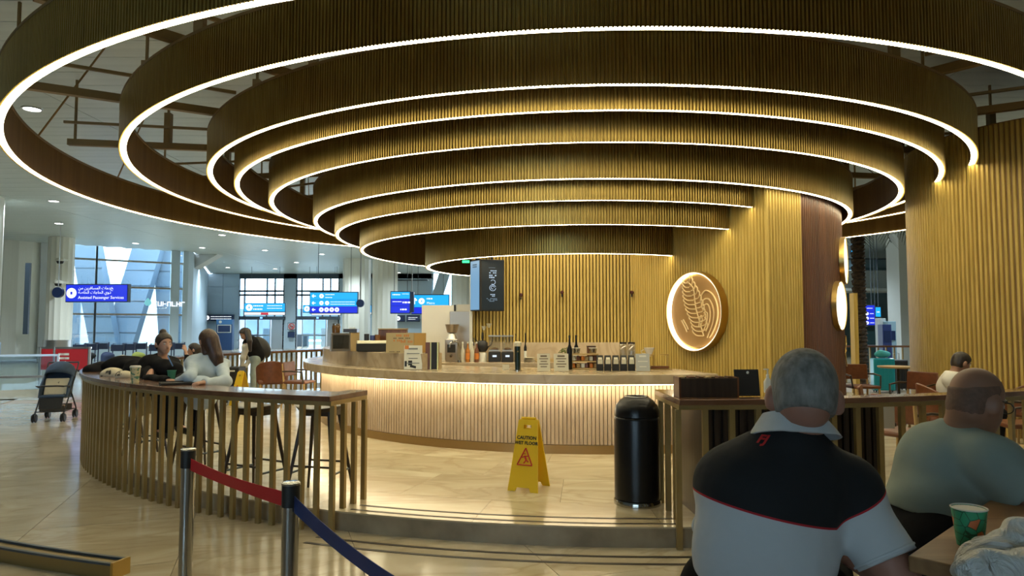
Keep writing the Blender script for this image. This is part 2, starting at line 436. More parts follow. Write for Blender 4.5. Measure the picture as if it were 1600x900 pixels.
# ---- fluted columns and pilasters
def fluted(name, c, r, z0, z1, n, mat=M_FLUTE, base=None, depth=.035):
    m = MB(); N = n * 4; prof = [r, r - depth * .7, r - depth, r - depth * .7]
    vs = []
    for z in (z0, z1):
        for i in range(N):
            a = 2 * PI * i / N; rr = prof[i % 4]; vs.append((c[0] + rr * math.cos(a), c[1] + rr * math.sin(a), z))
    m.add(vs, [(i, (i + 1) % N, N + (i + 1) % N, N + i) for i in range(N)] + [tuple(reversed(range(N))), tuple(range(N, 2 * N))])
    o = struct(m.obj(name, mat))
    if base: MB().cyl((c[0], c[1], 0), (c[0], c[1], base), r + .05, n=36).obj('base_cladding', M_STEEL, o, smooth=40)
    return o
fluted('column', (-17.3, 20.6), 1.72, .1, CEIL, 26, base=1.15)
o = fluted('column', (-24.6, 33.6), 2.3, .1, CEIL, 26)
fluted('column', (D(92, 500, 31).x, 31), .52, .1, CEIL, 14, base=1.05, depth=.03)
fluted('column', (D(557, 500, 41).x, 41), .82, .1, CEIL, 16)
fluted('column', (D(601, 500, 36).x, 36), .66, .1, CEIL, 16)
fluted('column', (D(722, 500, 38).x, 38), .55, .1, CEIL, 12)
sl = MB().box((D(43, 450, 19).x, 19.0, 2.4), (.13, .06, 1.95)).obj('wall_slot', M_DKSTEEL); struct(sl)
wv = struct(MB().box((D(690, 500, 40).x, 40, 3.9), (1.2, .1, 3.2)).obj('window_3', M_GLASS))
MB().bar((D(684, 500, 40).x - .3, 39.7, 2.4), (D(694, 500, 40).x + .3, 39.7, 5.5), .6, .3, up=(0, 1, 0)).obj('brace', M_BLUEWALL, wv)
soff = struct(wallbox('wall_back_bay', 620, 676, 0, 4.35, M_BLUEWALL, y=41, th=.3))
wallbox('ledge', 618, 668, 4.35, 4.42, M_DKSTEEL, y=40.8, th=.4, parent=soff)

# ---- right-hand side beyond the cafe
WR = plain('pale_wall', (.60, .65, .64), rough=.6)
struct(MB().box((18.3, 30, 2.8), (3.6, 1, 5.7)).obj('wall_right_pier', WR))
fas = struct(MB().box((17.0, 36, 4.05), (6, .6, .95)).obj('gallery_front', WR))
MB().box((17.0, 35.9, 3.5), (6, 2.5, .12)).obj('soffit', WR, fas)
gb = MB().box((17.0, 35.9, 4.85), (6, .03, .55)).obj('gallery_glass', M_GLASSB, fas)
MB().box((17.0, 35.9, 5.15), (6, .08, .06)).obj('handrail', M_DKSTEEL, fas)
for i in range(7): MB().box((14.4 + i * .75, 35.9, 4.85), (.06, .06, .65)).obj('baluster', M_DKSTEEL, fas)
struct(MB().box((20, 47, 2.8), (16, .4, 5.7)).obj('wall_far_right', plain('teal_grey_wall', (.25, .36, .38), rough=.5)))
gw = struct(MB().box((18.6, 46.7, 5.0), (9, .1, .9)).obj('window_4', emit('daylit_opening', (.6, .85, 1), .9)))

# ---- recessed downlights
M_DL = emit('downlight_lens', (1.0, .97, .9), 10)
dl = [(50, 170), (84, 314), (92, 349), (98, 374), (212, 380), (347, 367), (316, 387), (356, 418), (414, 391), (430, 420), (463, 410), (503, 397), (623, 426)]
n_dl = 0
for px, py in dl:
    p = G(px, py, CEIL - .005)
    q = p.copy()
    t = thing('downlight', None, 'ceiling light', (q.x, q.y, CEIL), group='recessed round downlights in the hall ceiling')
    MB().lathe([(.17, 0), (.17, -.02), (.14, -.02), (.14, 0)], (q.x, q.y, CEIL), 20).obj('trim_ring', M_STEEL, t)
    MB().cyl((q.x, q.y, CEIL - .014), (q.x, q.y, CEIL - .006), .138, n=20).obj('lens', M_DL, t)
    t['label'] = 'round recessed downlight in the grey hall ceiling'
    t['_k'] = 1
    n_dl += 1
lights_labels = ['large round downlight shining through the gap inside the outermost canopy ring', 'nearest of three downlights before the fluted column on the hall side',
 'middle one of the three downlights in line above the fluted column', 'last of three downlights in line, just in front of the tall window', 'round downlight above the tall window near its dark speck detector',
 'round downlight just under the outermost canopy ring, before the white bulkhead', 'round downlight at the corner beside the white bulkhead', 'small downlight beyond the white bulkhead over the blue-grey wall',
 'round downlight over the first glazed entrance, nearer one', 'small far downlight above the pier between the entrances', 'round downlight above the second glazed entrance', 'nearest downlight above the second entrance, beside the canopy rings', 'small downlight above the wall between pale fluted columns']
i = 0
for o in list(COL.objects):
    if o.name.startswith('downlight') and o.get('_k'):
        o['label'] = lights_labels[i]; del o['_k']; i += 1
def spot(loc, power, col=(1, .95, .86), size=140, r=.14):
    l = bpy.data.lights.new('downlight_fill_spot', 'SPOT'); l.energy = power; l.color = col; l.spot_size = rad(size); l.spot_blend = .6; l.shadow_soft_size = r
    o = bpy.data.objects.new('downlight_fill_spot', l); COL.objects.link(o); o.location = loc; return o
for x, y in ((-12.5, 12.7), (-16, 22), (-14, 30), (-18, 42), (-12, 33), (-8, 26), (-13, 48), (-4, 33), (3, 28), (11, 25), (14, 16), (14, 33), (12, 21), (-13.5, 17.5), (-17, 28), (-17, 47), (-9, 38), (-12, 2), (-6, -6), (4, -8), (12, -2), (16, 6)):  # spots for hall downlights, plus extras added to brighten pillars, door wall and foreground
    spot((x, y, CEIL - .05), SPOT_POWER * (.6 if y < 4 else 1), (.80, .93, 1))

# ================================================================ RIBBED SURFACES
def ribs_path(m, pts, nrm, z0, z1, depth):
    """corrugated strip through pts (already 4 per rib); nrm outward"""
    prof = (0, depth, depth, 0)
    n0 = len(m.v); n = len(pts)
    for i, (p, q) in enumerate(zip(pts, nrm)):
        d = prof[i % 4]; x, y = p[0] + q[0] * d, p[1] + q[1] * d
        m.v.append((x, y, z0)); m.v.append((x, y, z1))
    for i in range(n - 1):
        a = n0 + i * 2; m.f.append((a, a + 2, a + 3, a + 1))
    return m
def ribs_arc(r, a0, a1, z0, z1, pitch, depth, c=(CX, CY)):
    n = int(abs(rad(a1 - a0)) * r / pitch); pts = []; nr = []
    for i in range(n):
        for f in (0.0, .14, .60, .74):
            a = rad(a0 + (a1 - a0) * (i + f) / n); s, k = math.sin(a), -math.cos(a)
            pts.append((c[0] + r * s, c[1] + r * k)); nr.append((s, k))
    return ribs_path(MB(), pts, nr, z0, z1, depth)
def ribs_line(p, q, z0, z1, pitch, depth, n):
    p = Vector(p[:2]); q = Vector(q[:2]); k = int((q - p).length / pitch); pts = []; nr = []
    for i in range(k):
        for f in (0.0, .14, .60, .74):
            pts.append(tuple(p.lerp(q, (i + f) / k))); nr.append(n)
    return ribs_path(MB(), pts, nr, z0, z1, depth)

# ================================================================ CANOPY OF RINGS
RINGS = [  # name, radius, height of lower edge above eye, angle span, label
    (8.44, 2.200, (-180, 180), 'outermost and widest ribbed canopy ring with white light line below'),
    (7.19, 2.359, (-180, 180), 'second canopy ring from outside, crossing the very top of the view'),
    (6.10, 2.290, (-180, 180), 'third canopy ring from outside, its band dark above its light line'),
    (5.72, 2.164, (-180, 180), 'fourth canopy ring, a narrow gold glow above its light line'),
    (5.22, 1.977, (-180, 180), 'fifth and middle canopy ring of the nested nine'),
    (4.54, 1.726, (-180, 180), 'sixth canopy ring, wrapping around the walnut drum'),
    (4.19, 1.535, (-190, 28), 'third canopy ring from the innermost, ending at the gold wall'),
    (3.78, 1.300, (-190, 28), 'second canopy ring from the innermost, ending above the round emblem'),
    (2.66, 1.049, (-190, 28), 'innermost and lowest canopy ring above the menu screens')]
BH = .52
for k, (r, z, (a0, a1), lab) in enumerate(RINGS):
    z0 = EYE + z; t = thing('canopy_ring', lab, 'ceiling ring', (CX, CY, z0), group='nested rings of the ribbed canopy')
    full = a1 - a0 >= 359
    hh = BH if k < 6 else .60
    lip = (.006, .012, .0115, .011, .012, .0045, .0055, .004, .004)[k]
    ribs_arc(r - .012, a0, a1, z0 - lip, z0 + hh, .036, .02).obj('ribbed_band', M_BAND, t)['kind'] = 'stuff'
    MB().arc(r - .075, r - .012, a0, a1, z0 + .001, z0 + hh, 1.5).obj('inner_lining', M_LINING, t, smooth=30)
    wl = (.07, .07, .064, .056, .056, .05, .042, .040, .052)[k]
    MB().arc(r - .013 - wl, r - .013, a0, a1, z0 - .002, z0 + .0005, 1.5).obj('light_strip', M_LED, t)
    MB().arc(r - .09, r + .012, a0, a1, z0 + hh, z0 + hh + .03, 1.5).obj('top_rail', M_BEAM, t)
    nb = MB()
# frame that carries the rings
fr = thing('canopy_truss', 'bronze steel frame of radial beams and hangers holding the canopy rings', 'canopy frame', (CX, CY, EYE + 2.85))
for a in range(-180, 180, 20):
    z = EYE + 2.975
    MB().bar(pol(3.6, a, z), pol(8.4, a, z), .09, .10).obj('beam', M_BEAM, fr)
    MB().bar(pol(5.8, a + 1.2, z + .28), pol(8.4, a + 1.2, z + .28), .04, .04).obj('tie_bar', M_BEAM, fr)
    for r in (6.9, 5.5):
        MB().bar(pol(r, a, z + .05), pol(r, a, z + .55), .10).obj('hanger', M_BEAM, fr)
        MB().bar(pol(r, a, z + .55), pol(r, a, CEIL), .03).obj('hanger_rod', M_BEAM, fr)
    MB().bar(pol(8.3, a, z), pol(8.3, a, CEIL), .03).obj('hanger_rod', M_BEAM, fr)
for a0 in range(-170, 180, 20):
    MB().bar(pol(8.3, a0, EYE + 2.7), pol(7.3, a0 + 6, CEIL), .018).obj('stay_cable', M_BEAM, fr)

# ================================================================ GOLD WALL, WALNUT DRUM, BACK WALL
AW = 28.0; RD = 4.40; ZD = EYE + 2.15
s28, c28 = math.sin(rad(AW)), -math.cos(rad(AW)); nA = (c28 * 1.0, -s28 * 1.0)     # normal of the radial wall towards the viewer's left
nA = (-math.cos(rad(AW)), -math.sin(rad(AW)))
wall = MB(); wall.arc(1.72, RD - .03, AW + .6, 100, PLAT, ZD, 3)
spine = struct(wall.obj('wall_feature', M_GOLD_DK))
ribs_line(pol(1.70, AW + .5), pol(RD - .01, AW + .5), PLAT, ZD, .0525, .022, nA).obj('gold_ribs', M_GOLD, spine)['kind'] = 'stuff'
ribs_arc(RD - .03, AW, 37.3, PLAT, ZD, .0525, .028).obj('gold_ribs', M_GOLD, spine)['kind'] = 'stuff'
ribs_arc(RD - .035, 37.3, 99.5, PLAT, ZD, .05, .018).obj('walnut_ribs', M_WALNUT, spine)['kind'] = 'stuff'
YB = 10.98
bw = struct(MB().box((.66, YB + .12, 2.0), (2.6, .2, 3.8)).obj('wall_rear_cafe', M_GOLD_DK))
ribs_line((-.62, YB + .02), (1.93, YB + .02), PLAT, 3.9, .0525, .008, (0, -1)).obj('gold_ribs', M_GOLD, bw)['kind'] = 'stuff'
MB().box((-.645, YB + .08, 1.3), (.045, .3, 2.3)).obj('edge_trim', M_FLUTE, bw)
MB().box((.66, YB - .02, .76), (2.54, .03, 1.24)).obj('stone_upstand', M_STONE, bw)
# wide ribbed column at the right
RC = (8.3, 10.5)
rc = struct(MB().cyl((RC[0], RC[1], PLAT), (RC[0], RC[1], 4.42), 1.98, n=72).obj('column_ribbed', M_GOLD_DK, smooth=30))
ribs_arc(1.97, -180, 180, PLAT, 4.40, .062, .035, RC).obj('gold_ribs', M_GOLD, rc)['kind'] = 'stuff'

# ================================================================ COUNTER
ct = thing('service_counter', 'curved stone service counter with slatted travertine front and glowing underlight', 'counter', (CX, CY, PLAT))
A0c, A1c = -118, 15.5
MB().arc(3.5, 4.34, A0c, A1c, PLAT, .972, 2).obj('body', M_TRAV, ct, smooth=30)
# travertine slats, one by one where they show (300 at most), the rest joined
pitch = 360 * .047 / (2 * PI * 4.37); n_sl = 0; a = A1c - .3; joined = MB(); first = {}
while a > A0c:
    if a > -88 and n_sl < 230:
        MB().arc(4.34, 4.372, a - pitch * .80, a, PLAT + .105, .965, 1).obj('slat', M_TRAV, ct); n_sl += 1
    else: joined.arc(4.34, 4.372, a - pitch * .80, a, PLAT + .105, .965, 1)
    a -= pitch
if joined.v: joined.obj('rear_slatting', M_TRAV, ct)['kind'] = 'stuff'
MB().arc(4.34, 4.385, A0c, A1c, PLAT, PLAT + .10, 1.5).obj('plinth', plain('bronze_plinth', (.30, .19, .07), rough=.35, metal=.4), ct, smooth=30)
MB().arc(4.46, 4.52, A0c, A1c, .955, .970, 1.5).obj('light_strip', M_LED_C, ct)
bevel(MB().arc(3.38, 4.66, A0c, A1c, .972, 1.085, 1.5).obj('worktop', M_STONE, ct, smooth=30), .006)
bevel(MB().arc(3.95, 4.36, -96, -31, 1.085, 1.285, 1.5).obj('raised_shelf', M_STONE, ct, smooth=30), .004)
wc = thing('work_counter', 'stone-topped work counter under the gold back wall', 'counter', (.4, 10.5, PLAT))
bevel(MB().box((.38, 10.53, 1.065), (2.9, .72, .07)).obj('worktop', M_STONE, wc), .004)
MB().box((.38, 10.6, .60), (2.84, .56, .9)).obj('cabinet_body', M_BLACKM, wc)
for i in range(5): MB().box((-.75 + i * .565, 10.35, .60), (.54, .02, .82)).obj('door', M_DKWOOD, wc)
wp = thing('white_partition', 'tall cream board standing behind the counter beside the steel cabinet', 'partition', (-1.2, 11.35, PLAT))
MB().box((-1.19, 11.35, 1.06), (.56, .06, 1.83)).obj('board', plain('cream_board', (.84, .80, .70), rough=.5), wp)
MB().box((-.93, 11.34, 1.06), (.03, .08, 1.84)).obj('edge', M_BLACKM, wp)
MB().box((-.78, 11.52, 1.07), (.26, .05, 1.85)).obj('side_board', plain('cream_board2', (.70, .66, .57), rough=.5), wp)
sc_ = thing('steel_cabinet', 'tall stainless steel cabinet left of the menu screens, behind the coffee grinder', 'cabinet', (-.82, 11.18, PLAT))
bevel(MB().box((-.82, 11.15, 1.01), (.34, .22, 1.72)).obj('body', plain('warm_steel', (.42, .36, .30), rough=.35, metal=.7), sc_), .006)
MB().box((-.80, 11.03, .62), (.28, .02, .8)).obj('door', M_STEEL, sc_)

# ================================================================ SLATTED BAR TABLES
def bar_table(name, label, a0, a1, pitch, ends, c=(CX, CY), ro=7.46, deep=.6, h=1.072, mat_top=M_TOP):
    def pol(r, a, z=0.0): return Vector((c[0] + r * math.sin(rad(a)), c[1] - r * math.cos(rad(a)), z))
    am = (a0 + a1) / 2; t = thing(name, label, 'bar table', pol(7.2, am, 0))
    bevel(MB().arc(ro - deep, ro, a0, a1, h - .042, h, 1.2, c=c).obj('tabletop', mat_top, t, smooth=30), .004)
    MB().arc(ro - .085, ro - .02, a0, a1, h - .077, h - .042, 1.2, c=c).obj('rail', M_POST, t, smooth=30)
    n = int(round(abs(a1 - a0) / pitch)); hp = h - .077; ph = MB(); ph.box((0, 0, hp / 2), (.042, .032, hp)); me = ph.mesh('post'); me.materials.append(M_POST)
    off = pol(7.2, am, 0)
    for i in range(n + 1):
        a = a0 + (a1 - a0) * i / n; p = pol(ro - .053, a, 0) - off
        o = bpy.data.objects.new('post', me); COL.objects.link(o); o.parent = t; o.location = p; o.rotation_euler = (0, 0, rad(a))
    for a, rin in ends:
        sg = 1 if a > 0 else -1
        m = MB(); m.bar(pol(rin, a, h - .059), pol(ro - .04, a, h - .059), .04, .034); m.obj('end_rail', M_POST, t)
        if rin < ro - deep - .02: bevel(MB().arc(rin, ro - deep + .002, a - .2 * sg, a + 1.2 * sg, h - .042, h, .6, c=c).obj('return_top', mat_top, t), .004)
        for k in range(3):
            r = ro - .06 - (ro - .1 - rin) * (k + 1) / 3
            p = pol(r, a + .15, 0); MB().box((p.x, p.y, (PLAT + hp) / 2), (.04, .036, hp - PLAT), rz=rad(a)).obj('post', M_POST, t)
    return t
near = bar_table('slatted_bar_table', 'curved dark-topped bar table on gold posts nearest the belt barrier', -97, -18.8, 1.13, [(-19.0, 6.84)], c=(.95, 12.55), ro=7.42, deep=.38)
farb = bar_table('slatted_bar_table', 'far stretch of the curved bar table, behind the bending girl', -172, -98.2, 1.13, [], c=(1.12, 13.0), ro=7.75)
right = bar_table('slatted_bar_table', 'bar table with dark top and wider-set posts behind the two seated men', .8, 62, 1.56, [(1.0, 6.55)], ro=7.39, deep=.17, h=1.09)
# dark ribbed station inside the right-hand table
dc = thing('condiment_cabinet', 'dark ribbed wooden cabinet under the bar table beside the black bin', 'cabinet', pol(6.9, 8, PLAT))
MB().arc(6.55, 7.20, 2.6, 14.2, PLAT, 1.02, 1).obj('body', M_DKWOOD, dc, smooth=30)
nn = 22
for i in range(nn):
    a = 2.7 + i * (14.1 - 2.7) / nn; MB().arc(7.20, 7.23, a, a + .36, PLAT + .02, 1.01, 1).obj('rib', M_DKWOOD, dc)

# ================================================================ ORGANIC SURFACES (distance fields turned into one continuous mesh)
def V3(*a): return np.array(a, float)
def cap(a, b, ra, rb=None, cuts=()): return ('c', np.array(a, float), np.array(b, float), ra, ra if rb is None else rb, cuts)
def ell(c, r, axes=None, cuts=()): return ('e', np.array(c, float), np.array(r, float), axes, cuts)
def cut(p, n): return (np.array(p, float), np.array(n, float) / np.linalg.norm(np.array(n, float)))
def field(P, prims, k):
    acc = None
    for q in prims:
        if q[0] == 'c':
            a, b, ra, rb = q[1:5]; ab = b - a; L2 = max(ab @ ab, 1e-9)
            t = np.clip(((P - a) @ ab) / L2, 0, 1)
            d = np.sqrt(((P - a - t[..., None] * ab) ** 2).sum(-1)) - (ra + (rb - ra) * t)
        else:
            c, r, ax = q[1:4]; X = P - c
            if ax is not None: X = X @ np.array(ax, float).T
            kk = np.sqrt(((X / r) ** 2).sum(-1)); g = np.sqrt(((X / r ** 2) ** 2).sum(-1)) + 1e-9
            d = kk * (kk - 1) / g
        for (p, n) in q[-1]: d = np.maximum(d, (P - p) @ n)
        if acc is None: acc = d
        else:
            hh = np.clip(.5 + .5 * (acc - d) / k, 0, 1); acc = acc * (1 - hh) + d * hh - k * hh * (1 - hh)
    return acc
def nets(fn, lo, hi, h):
    n = np.ceil((hi - lo) / h).astype(int) + 1
    ax = [lo[i] + h * np.arange(n[i]) for i in range(3)]
    V = np.empty(n, np.float32)
    Y, Z = np.meshgrid(ax[1], ax[2], indexing='ij')
    for i0 in range(0, n[0], 8):
        xs = ax[0][i0:i0 + 8]; P = np.empty((len(xs), n[1], n[2], 3)); P[..., 0] = xs[:, None, None]; P[..., 1] = Y; P[..., 2] = Z
        V[i0:i0 + 8] = fn(P)
    V = np.where(np.abs(V) < 1e-7, 1e-7, V); S = V < 0
    cnt = np.zeros(n - 1, int); acc = np.zeros((*(n - 1), 3))
    sh = lambda A, o: A[o[0]:o[0] + n[0] - 1, o[1]:o[1] + n[1] - 1, o[2]:o[2] + n[2] - 1]
    for d in range(3):
        e = [0, 0, 0]; e[d] = 1
        for u in (0, 1):
            for w in (0, 1):
                o = [0, 0, 0]; o[(d + 1) % 3] = u; o[(d + 2) % 3] = w; o2 = [o[i] + e[i] for i in range(3)]
                a, b = sh(V, o), sh(V, o2); m = (a < 0) != (b < 0); t = np.where(m, a / np.where(m, a - b, 1), 0)
                cnt += m
                for i in range(3): acc[..., i] += np.where(m, o[i] + (t if i == d else 0), 0)
    act = cnt > 0; idx = -np.ones(n - 1, int); idx[act] = np.arange(act.sum())
    base = np.stack(np.nonzero(act), -1); verts = lo + h * (base + acc[act] / cnt[act][:, None])
    faces = []
    for d in range(3):
        a = np.take(S, range(n[d] - 1), d); b = np.take(S, range(1, n[d]), d); X = a != b; u, w = (d + 1) % 3, (d + 2) % 3
        I = np.stack(np.nonzero(X), -1); I = I[(I[:, u] > 0) & (I[:, w] > 0) & (I[:, u] < n[u] - 1) & (I[:, w] < n[w] - 1)]
        if not len(I): continue
        du = np.zeros(3, int); du[u] = 1; dw = np.zeros(3, int); dw[w] = 1
        g = lambda J: idx[J[:, 0], J[:, 1], J[:, 2]]
        q = np.stack([g(I - du - dw), g(I - dw), g(I), g(I - du)], -1)
        inside = S[I[:, 0], I[:, 1], I[:, 2]]; q[~inside] = q[~inside][:, ::-1]
        faces.append(q)
    return verts, np.concatenate(faces)
def blob(name, prims, mat, parent=None, k=.03, h=.012, clip=(), wob=0.0, wscale=9.0, smooth_iter=1):
    lo = np.full(3, 1e9); hi = -lo
    for q in prims:
        if q[0] == 'c':
            for p, r in ((q[1], q[3]), (q[2], q[4])): lo = np.minimum(lo, p - r); hi = np.maximum(hi, p + r)
        else: r = q[2].max() if q[3] is not None else q[2]; lo = np.minimum(lo, q[1] - r); hi = np.maximum(hi, q[1] + r)
    lo -= 3 * h + k * .5; hi += 3 * h + k * .5
    def fn(P):
        d = field(P, prims, k)
        if wob: d = d + wob * np.sin(P[..., 0] * wscale + 1.3 * np.sin(P[..., 2] * wscale * .7)) * np.sin(P[..., 2] * wscale * 1.3 + P[..., 1] * wscale)
        for (p, n) in clip: d = np.maximum(d, (P - p) @ n)
        return d
    v, f = nets(fn, lo, hi, h)
    off = np.zeros(3); o = parent
    while o is not None: off += np.array(o.location); o = o.parent
    me = bpy.data.meshes.new(name); me.from_pydata((v - off).tolist(), [], f.tolist()); me.update()
    for p in me.polygons: p.use_smooth = True
    ob = link(name, me, mat, parent)
    if smooth_iter:
        s = ob.modifiers.new('smooth', 'SMOOTH'); s.factor = .5; s.iterations = smooth_iter
    return ob

def unit(v): v = np.array(v, float); return v / np.linalg.norm(v)
def head_prims(c, f, u, s=1.0, fat=1.0):
    f = unit(f); u = unit(np.array(u, float) - f * (np.array(u, float) @ f)); r = np.cross(f, u); c = np.array(c, float); A = [r, f, u]
    p = lambda a, b, d: c + (r * a + f * b + u * d) * s
    E_ = lambda a, b, d, x, y, z: ell(p(a, b, d), (x * s, y * s, z * s), A)
    return [E_(0, -.004, .020, .075, .096, .088), E_(0, .03, -.045, .058 * fat, .066, .072), E_(0, .062, -.095, .030 * fat, .028, .026),
            E_(0, -.03, -.03, .066, .066, .07), cap(p(0, .096, .0), p(0, .112, -.038), .008 * s, .013 * s), E_(.084, -.010, -.022, .014, .022, .034),
            E_(-.084, -.010, -.022, .014, .022, .034), E_(0, .092, -.066, .022, .012, .010)], (c, r, f, u, s)
def hair_prims(fr, grow=.008, cuts=()):
    c, r, f, u, s = fr; A = [r, f, u]; p = lambda a, b, d: c + (r * a + f * b + u * d) * s
    g = grow
    return [ell(p(0, -.006, .022), ((.075 + g) * s, (.096 + g) * s, (.088 + g) * s), A), ell(p(0, -.034, -.025), ((.067 + g) * s, (.062 + g) * s, (.07 + g * .5) * s), A)], \
           [cut(p(0, .062, .03), f * .80 - u * .62), cut(p(0, .02, -.075), -u), ]
def eyes(fr, parent, mat_w, mat_d):
    c, r, f, u, s = fr; p = lambda a, b, d: c + (r * a + f * b + u * d) * s
    for sd in (-1, 1):
        q = p(.030 * sd, .082, -.004); m = MB(); m.lathe([(0, -.011), (.008, -.008), (.011, 0), (.008, .008), (0, .011)], q, 10); e = m.obj('eye', mat_w, parent, smooth=60)
        q2 = p(.030 * sd, .0905, -.004); m = MB(); m.lathe([(0, -.005), (.005, 0), (0, .005)], q2, 8); m.obj('iris', mat_d, parent, smooth=60)
        m = MB(); m.tube([p(sd * .014, .094, .016), p(sd * .032, .092, .021), p(sd * .048, .080, .014)], .0035, 6); m.obj('eyebrow', mat_d, parent, smooth=60)
def hand_prims(w, d, n, s=1.0, curl=.5, side=1):
    """palm and five fingers: w wrist, d pointing direction, n the back-of-hand normal"""
    d = unit(d); n = unit(np.array(n, float) - d * (np.array(n, float) @ d)); x = np.cross(d, n) * side; w = np.array(w, float); A = [x, d, n]; out = []
    out.append(ell(w + d * .045 * s, (.040 * s, .052 * s, .014 * s), A))
    for i, (o, L_) in enumerate(((-.028, .060), (-.010, .072), (.009, .076), (.028, .068))):
        k0 = w + (d * .085 + x * o) * s; k1 = k0 + (d * math.cos(curl * .6) - n * math.sin(curl * .6)) * L_ * .5 * s; k2 = k1 + (d * math.cos(curl * 1.9) - n * math.sin(curl * 1.9)) * L_ * .5 * s
        out += [cap(k0 - d * .02 * s, k1, .0095 * s, .0088 * s), cap(k1, k2, .0088 * s, .0075 * s)]
    t0 = w + (d * .025 + x * .034) * s; t1 = t0 + (d * .035 + x * .026 - n * .008) * s
    out += [cap(t0, t1, .012 * s, .0105 * s), cap(t1, t1 + (d * .028 + x * .004 - n * .008) * s, .0105 * s, .009 * s)]
    return out
def skin_mat(name, c): return noisy(name, tuple(x * .9 for x in c), c, scale=(18, 18, 18), rough=.5, bump=.05)
SK1 = skin_mat('fair_ruddy_skin', (.36, .17, .115)); SK2 = skin_mat('tan_skin', (.30, .15, .09)); SK3 = skin_mat('light_skin', (.48, .27, .19))
M_EYE = plain('eye_white', (.6, .6, .58), rough=.2); M_DARKH = noisy('dark_hair', (.012, .008, .006), (.035, .022, .015), scale=(40, 40, 8), rough=.45, bump=.3)
M_BROWNH = noisy('brown_hair', (.03, .014, .009), (.075, .036, .022), scale=(60, 60, 6), rough=.4, bump=.4)
M_GREYH = noisy('grey_hair', (.13, .125, .11), (.27, .26, .24), scale=(60, 60, 25), rough=.7, bump=.5, lo=.3, hi=.7)
M_CLIPH = noisy('cropped_dark_hair', (.12, .066, .042), (.17, .09, .058), scale=(70, 70, 70), rough=.7)
M_BLACKCLOTH = noisy('black_cloth', (.006, .006, .007), (.014, .014, .016), scale=(8, 8, 8), rough=.9, spec=.12)

def hit(ob, px, py, push=.002):
    """point of a placed object's surface on the sight line of a photo pixel, and its normal"""
    bpy.context.view_layer.update()
    dg = bpy.context.evaluated_depsgraph_get(); me = ob.evaluated_get(dg); mi = ob.matrix_world.inverted()
    o = mi @ Vector((0, 0, EYE)); d = (mi.to_3x3() @ ray(px, py)).normalized()
    ok, p, n, _ = me.ray_cast(o, d)
    if not ok: return None, None
    p = ob.matrix_world @ p; n = (ob.matrix_world.to_3x3() @ n).normalized()
    return p + n * push, n

# ---------------------------------------------------------------- bar stools
def bar_stool():
    t = thing('bar_stool', 'dark wooden bar stool', 'stool', (0, 0, 0))
    m = MB(); N = 20; H = .76
    prof = []
    rows = []
    for j, rr in enumerate((0, .4, .8, .96, 1.0)):
        row = []
        for i in range(N):
            a = 2 * PI * i / N; x = .235 * rr * math.cos(a); y = .185 * rr * math.sin(a)
            z = H + .030 * (abs(x) / .235) ** 2 * 1.0 - .012 * (1 - rr) - (.006 if j == 4 else 0)
            row.append((x, y, z))
        rows.append(row)
    bot = [(x * .9, y * .9, z - .034) for x, y, z in rows[-1]]
    rows.append(bot); vs = [p for r in rows for p in r]; fs = []
    for j in range(1, len(rows) - 1):
        for i in range(N): k = (i + 1) % N; fs.append((j * N + i, j * N + k, (j + 1) * N + k, (j + 1) * N + i))
    for i in range(N): fs.append((N + i, N + (i + 1) % N, 0))
    fs.append(tuple(reversed(range(5 * N, 6 * N))))
    vs2 = vs; m.add(vs2, fs); m.obj('seat', M_DKWOOD, t, smooth=40, local=True)
    MB().box((0, 0, H - .045), (.30, .20, .05)).obj('apron', M_DKWOOD, t, local=True)
    for sx in (-1, 1):
        for sy in (-1, 1):
            MB().cyl((sx * .125, sy * .085, H - .03), (sx * .225, sy * .185, 0), .019, .012, 8).obj('leg', M_DKWOOD, t, smooth=40, local=True)
    for p, q, z in (((-1, -1), (1, -1), .26), ((-1, 1), (1, 1), .26), ((-1, -1), (-1, 1), .20), ((1, -1), (1, 1), .20)):
        f = 1 - z / .73; X = lambda s: (.125 + .10 * f) * s; Y = lambda s: (.085 + .10 * f) * s
        MB().cyl((X(p[0]), Y(p[1]), z), (X(q[0]), Y(q[1]), z), .010, n=6).obj('stretcher', M_DKWOOD if z > .22 else M_DKSTEEL, t, smooth=40, local=True)
    return t
proto = bar_stool(); first_stool = True
def stool(x, y, z, rz, label, group='dark bar stools at the curved bar table'):
    global first_stool
    o = proto if first_stool else copy_tree(proto); first_stool = False
    o.location = (x, y, z); o.rotation_euler = (0, 0, rz); o['label'] = label; o['group'] = group
    return o
def gx(px, py, z=PLAT): p = G(px, py, z); return p.x, p.y
stool(*gx(500, 771), PLAT, rad(-14), 'empty dark bar stool nearest the counter opening, beside the end posts of the bar table')
stool(*gx(398, 769), PLAT, rad(-28), 'empty dark bar stool between the end stool and the woman in denim')
stool(-3.22, 7.24, PLAT, rad(-38), 'dark bar stool under the woman in the pale denim shirt')
stool(-4.18, 8.0, PLAT, rad(-50), 'dark bar stool under the woman in black')
stool(-4.95, 9.0, PLAT, rad(-65), 'dark bar stool at the coats, deepest along the slatted table')

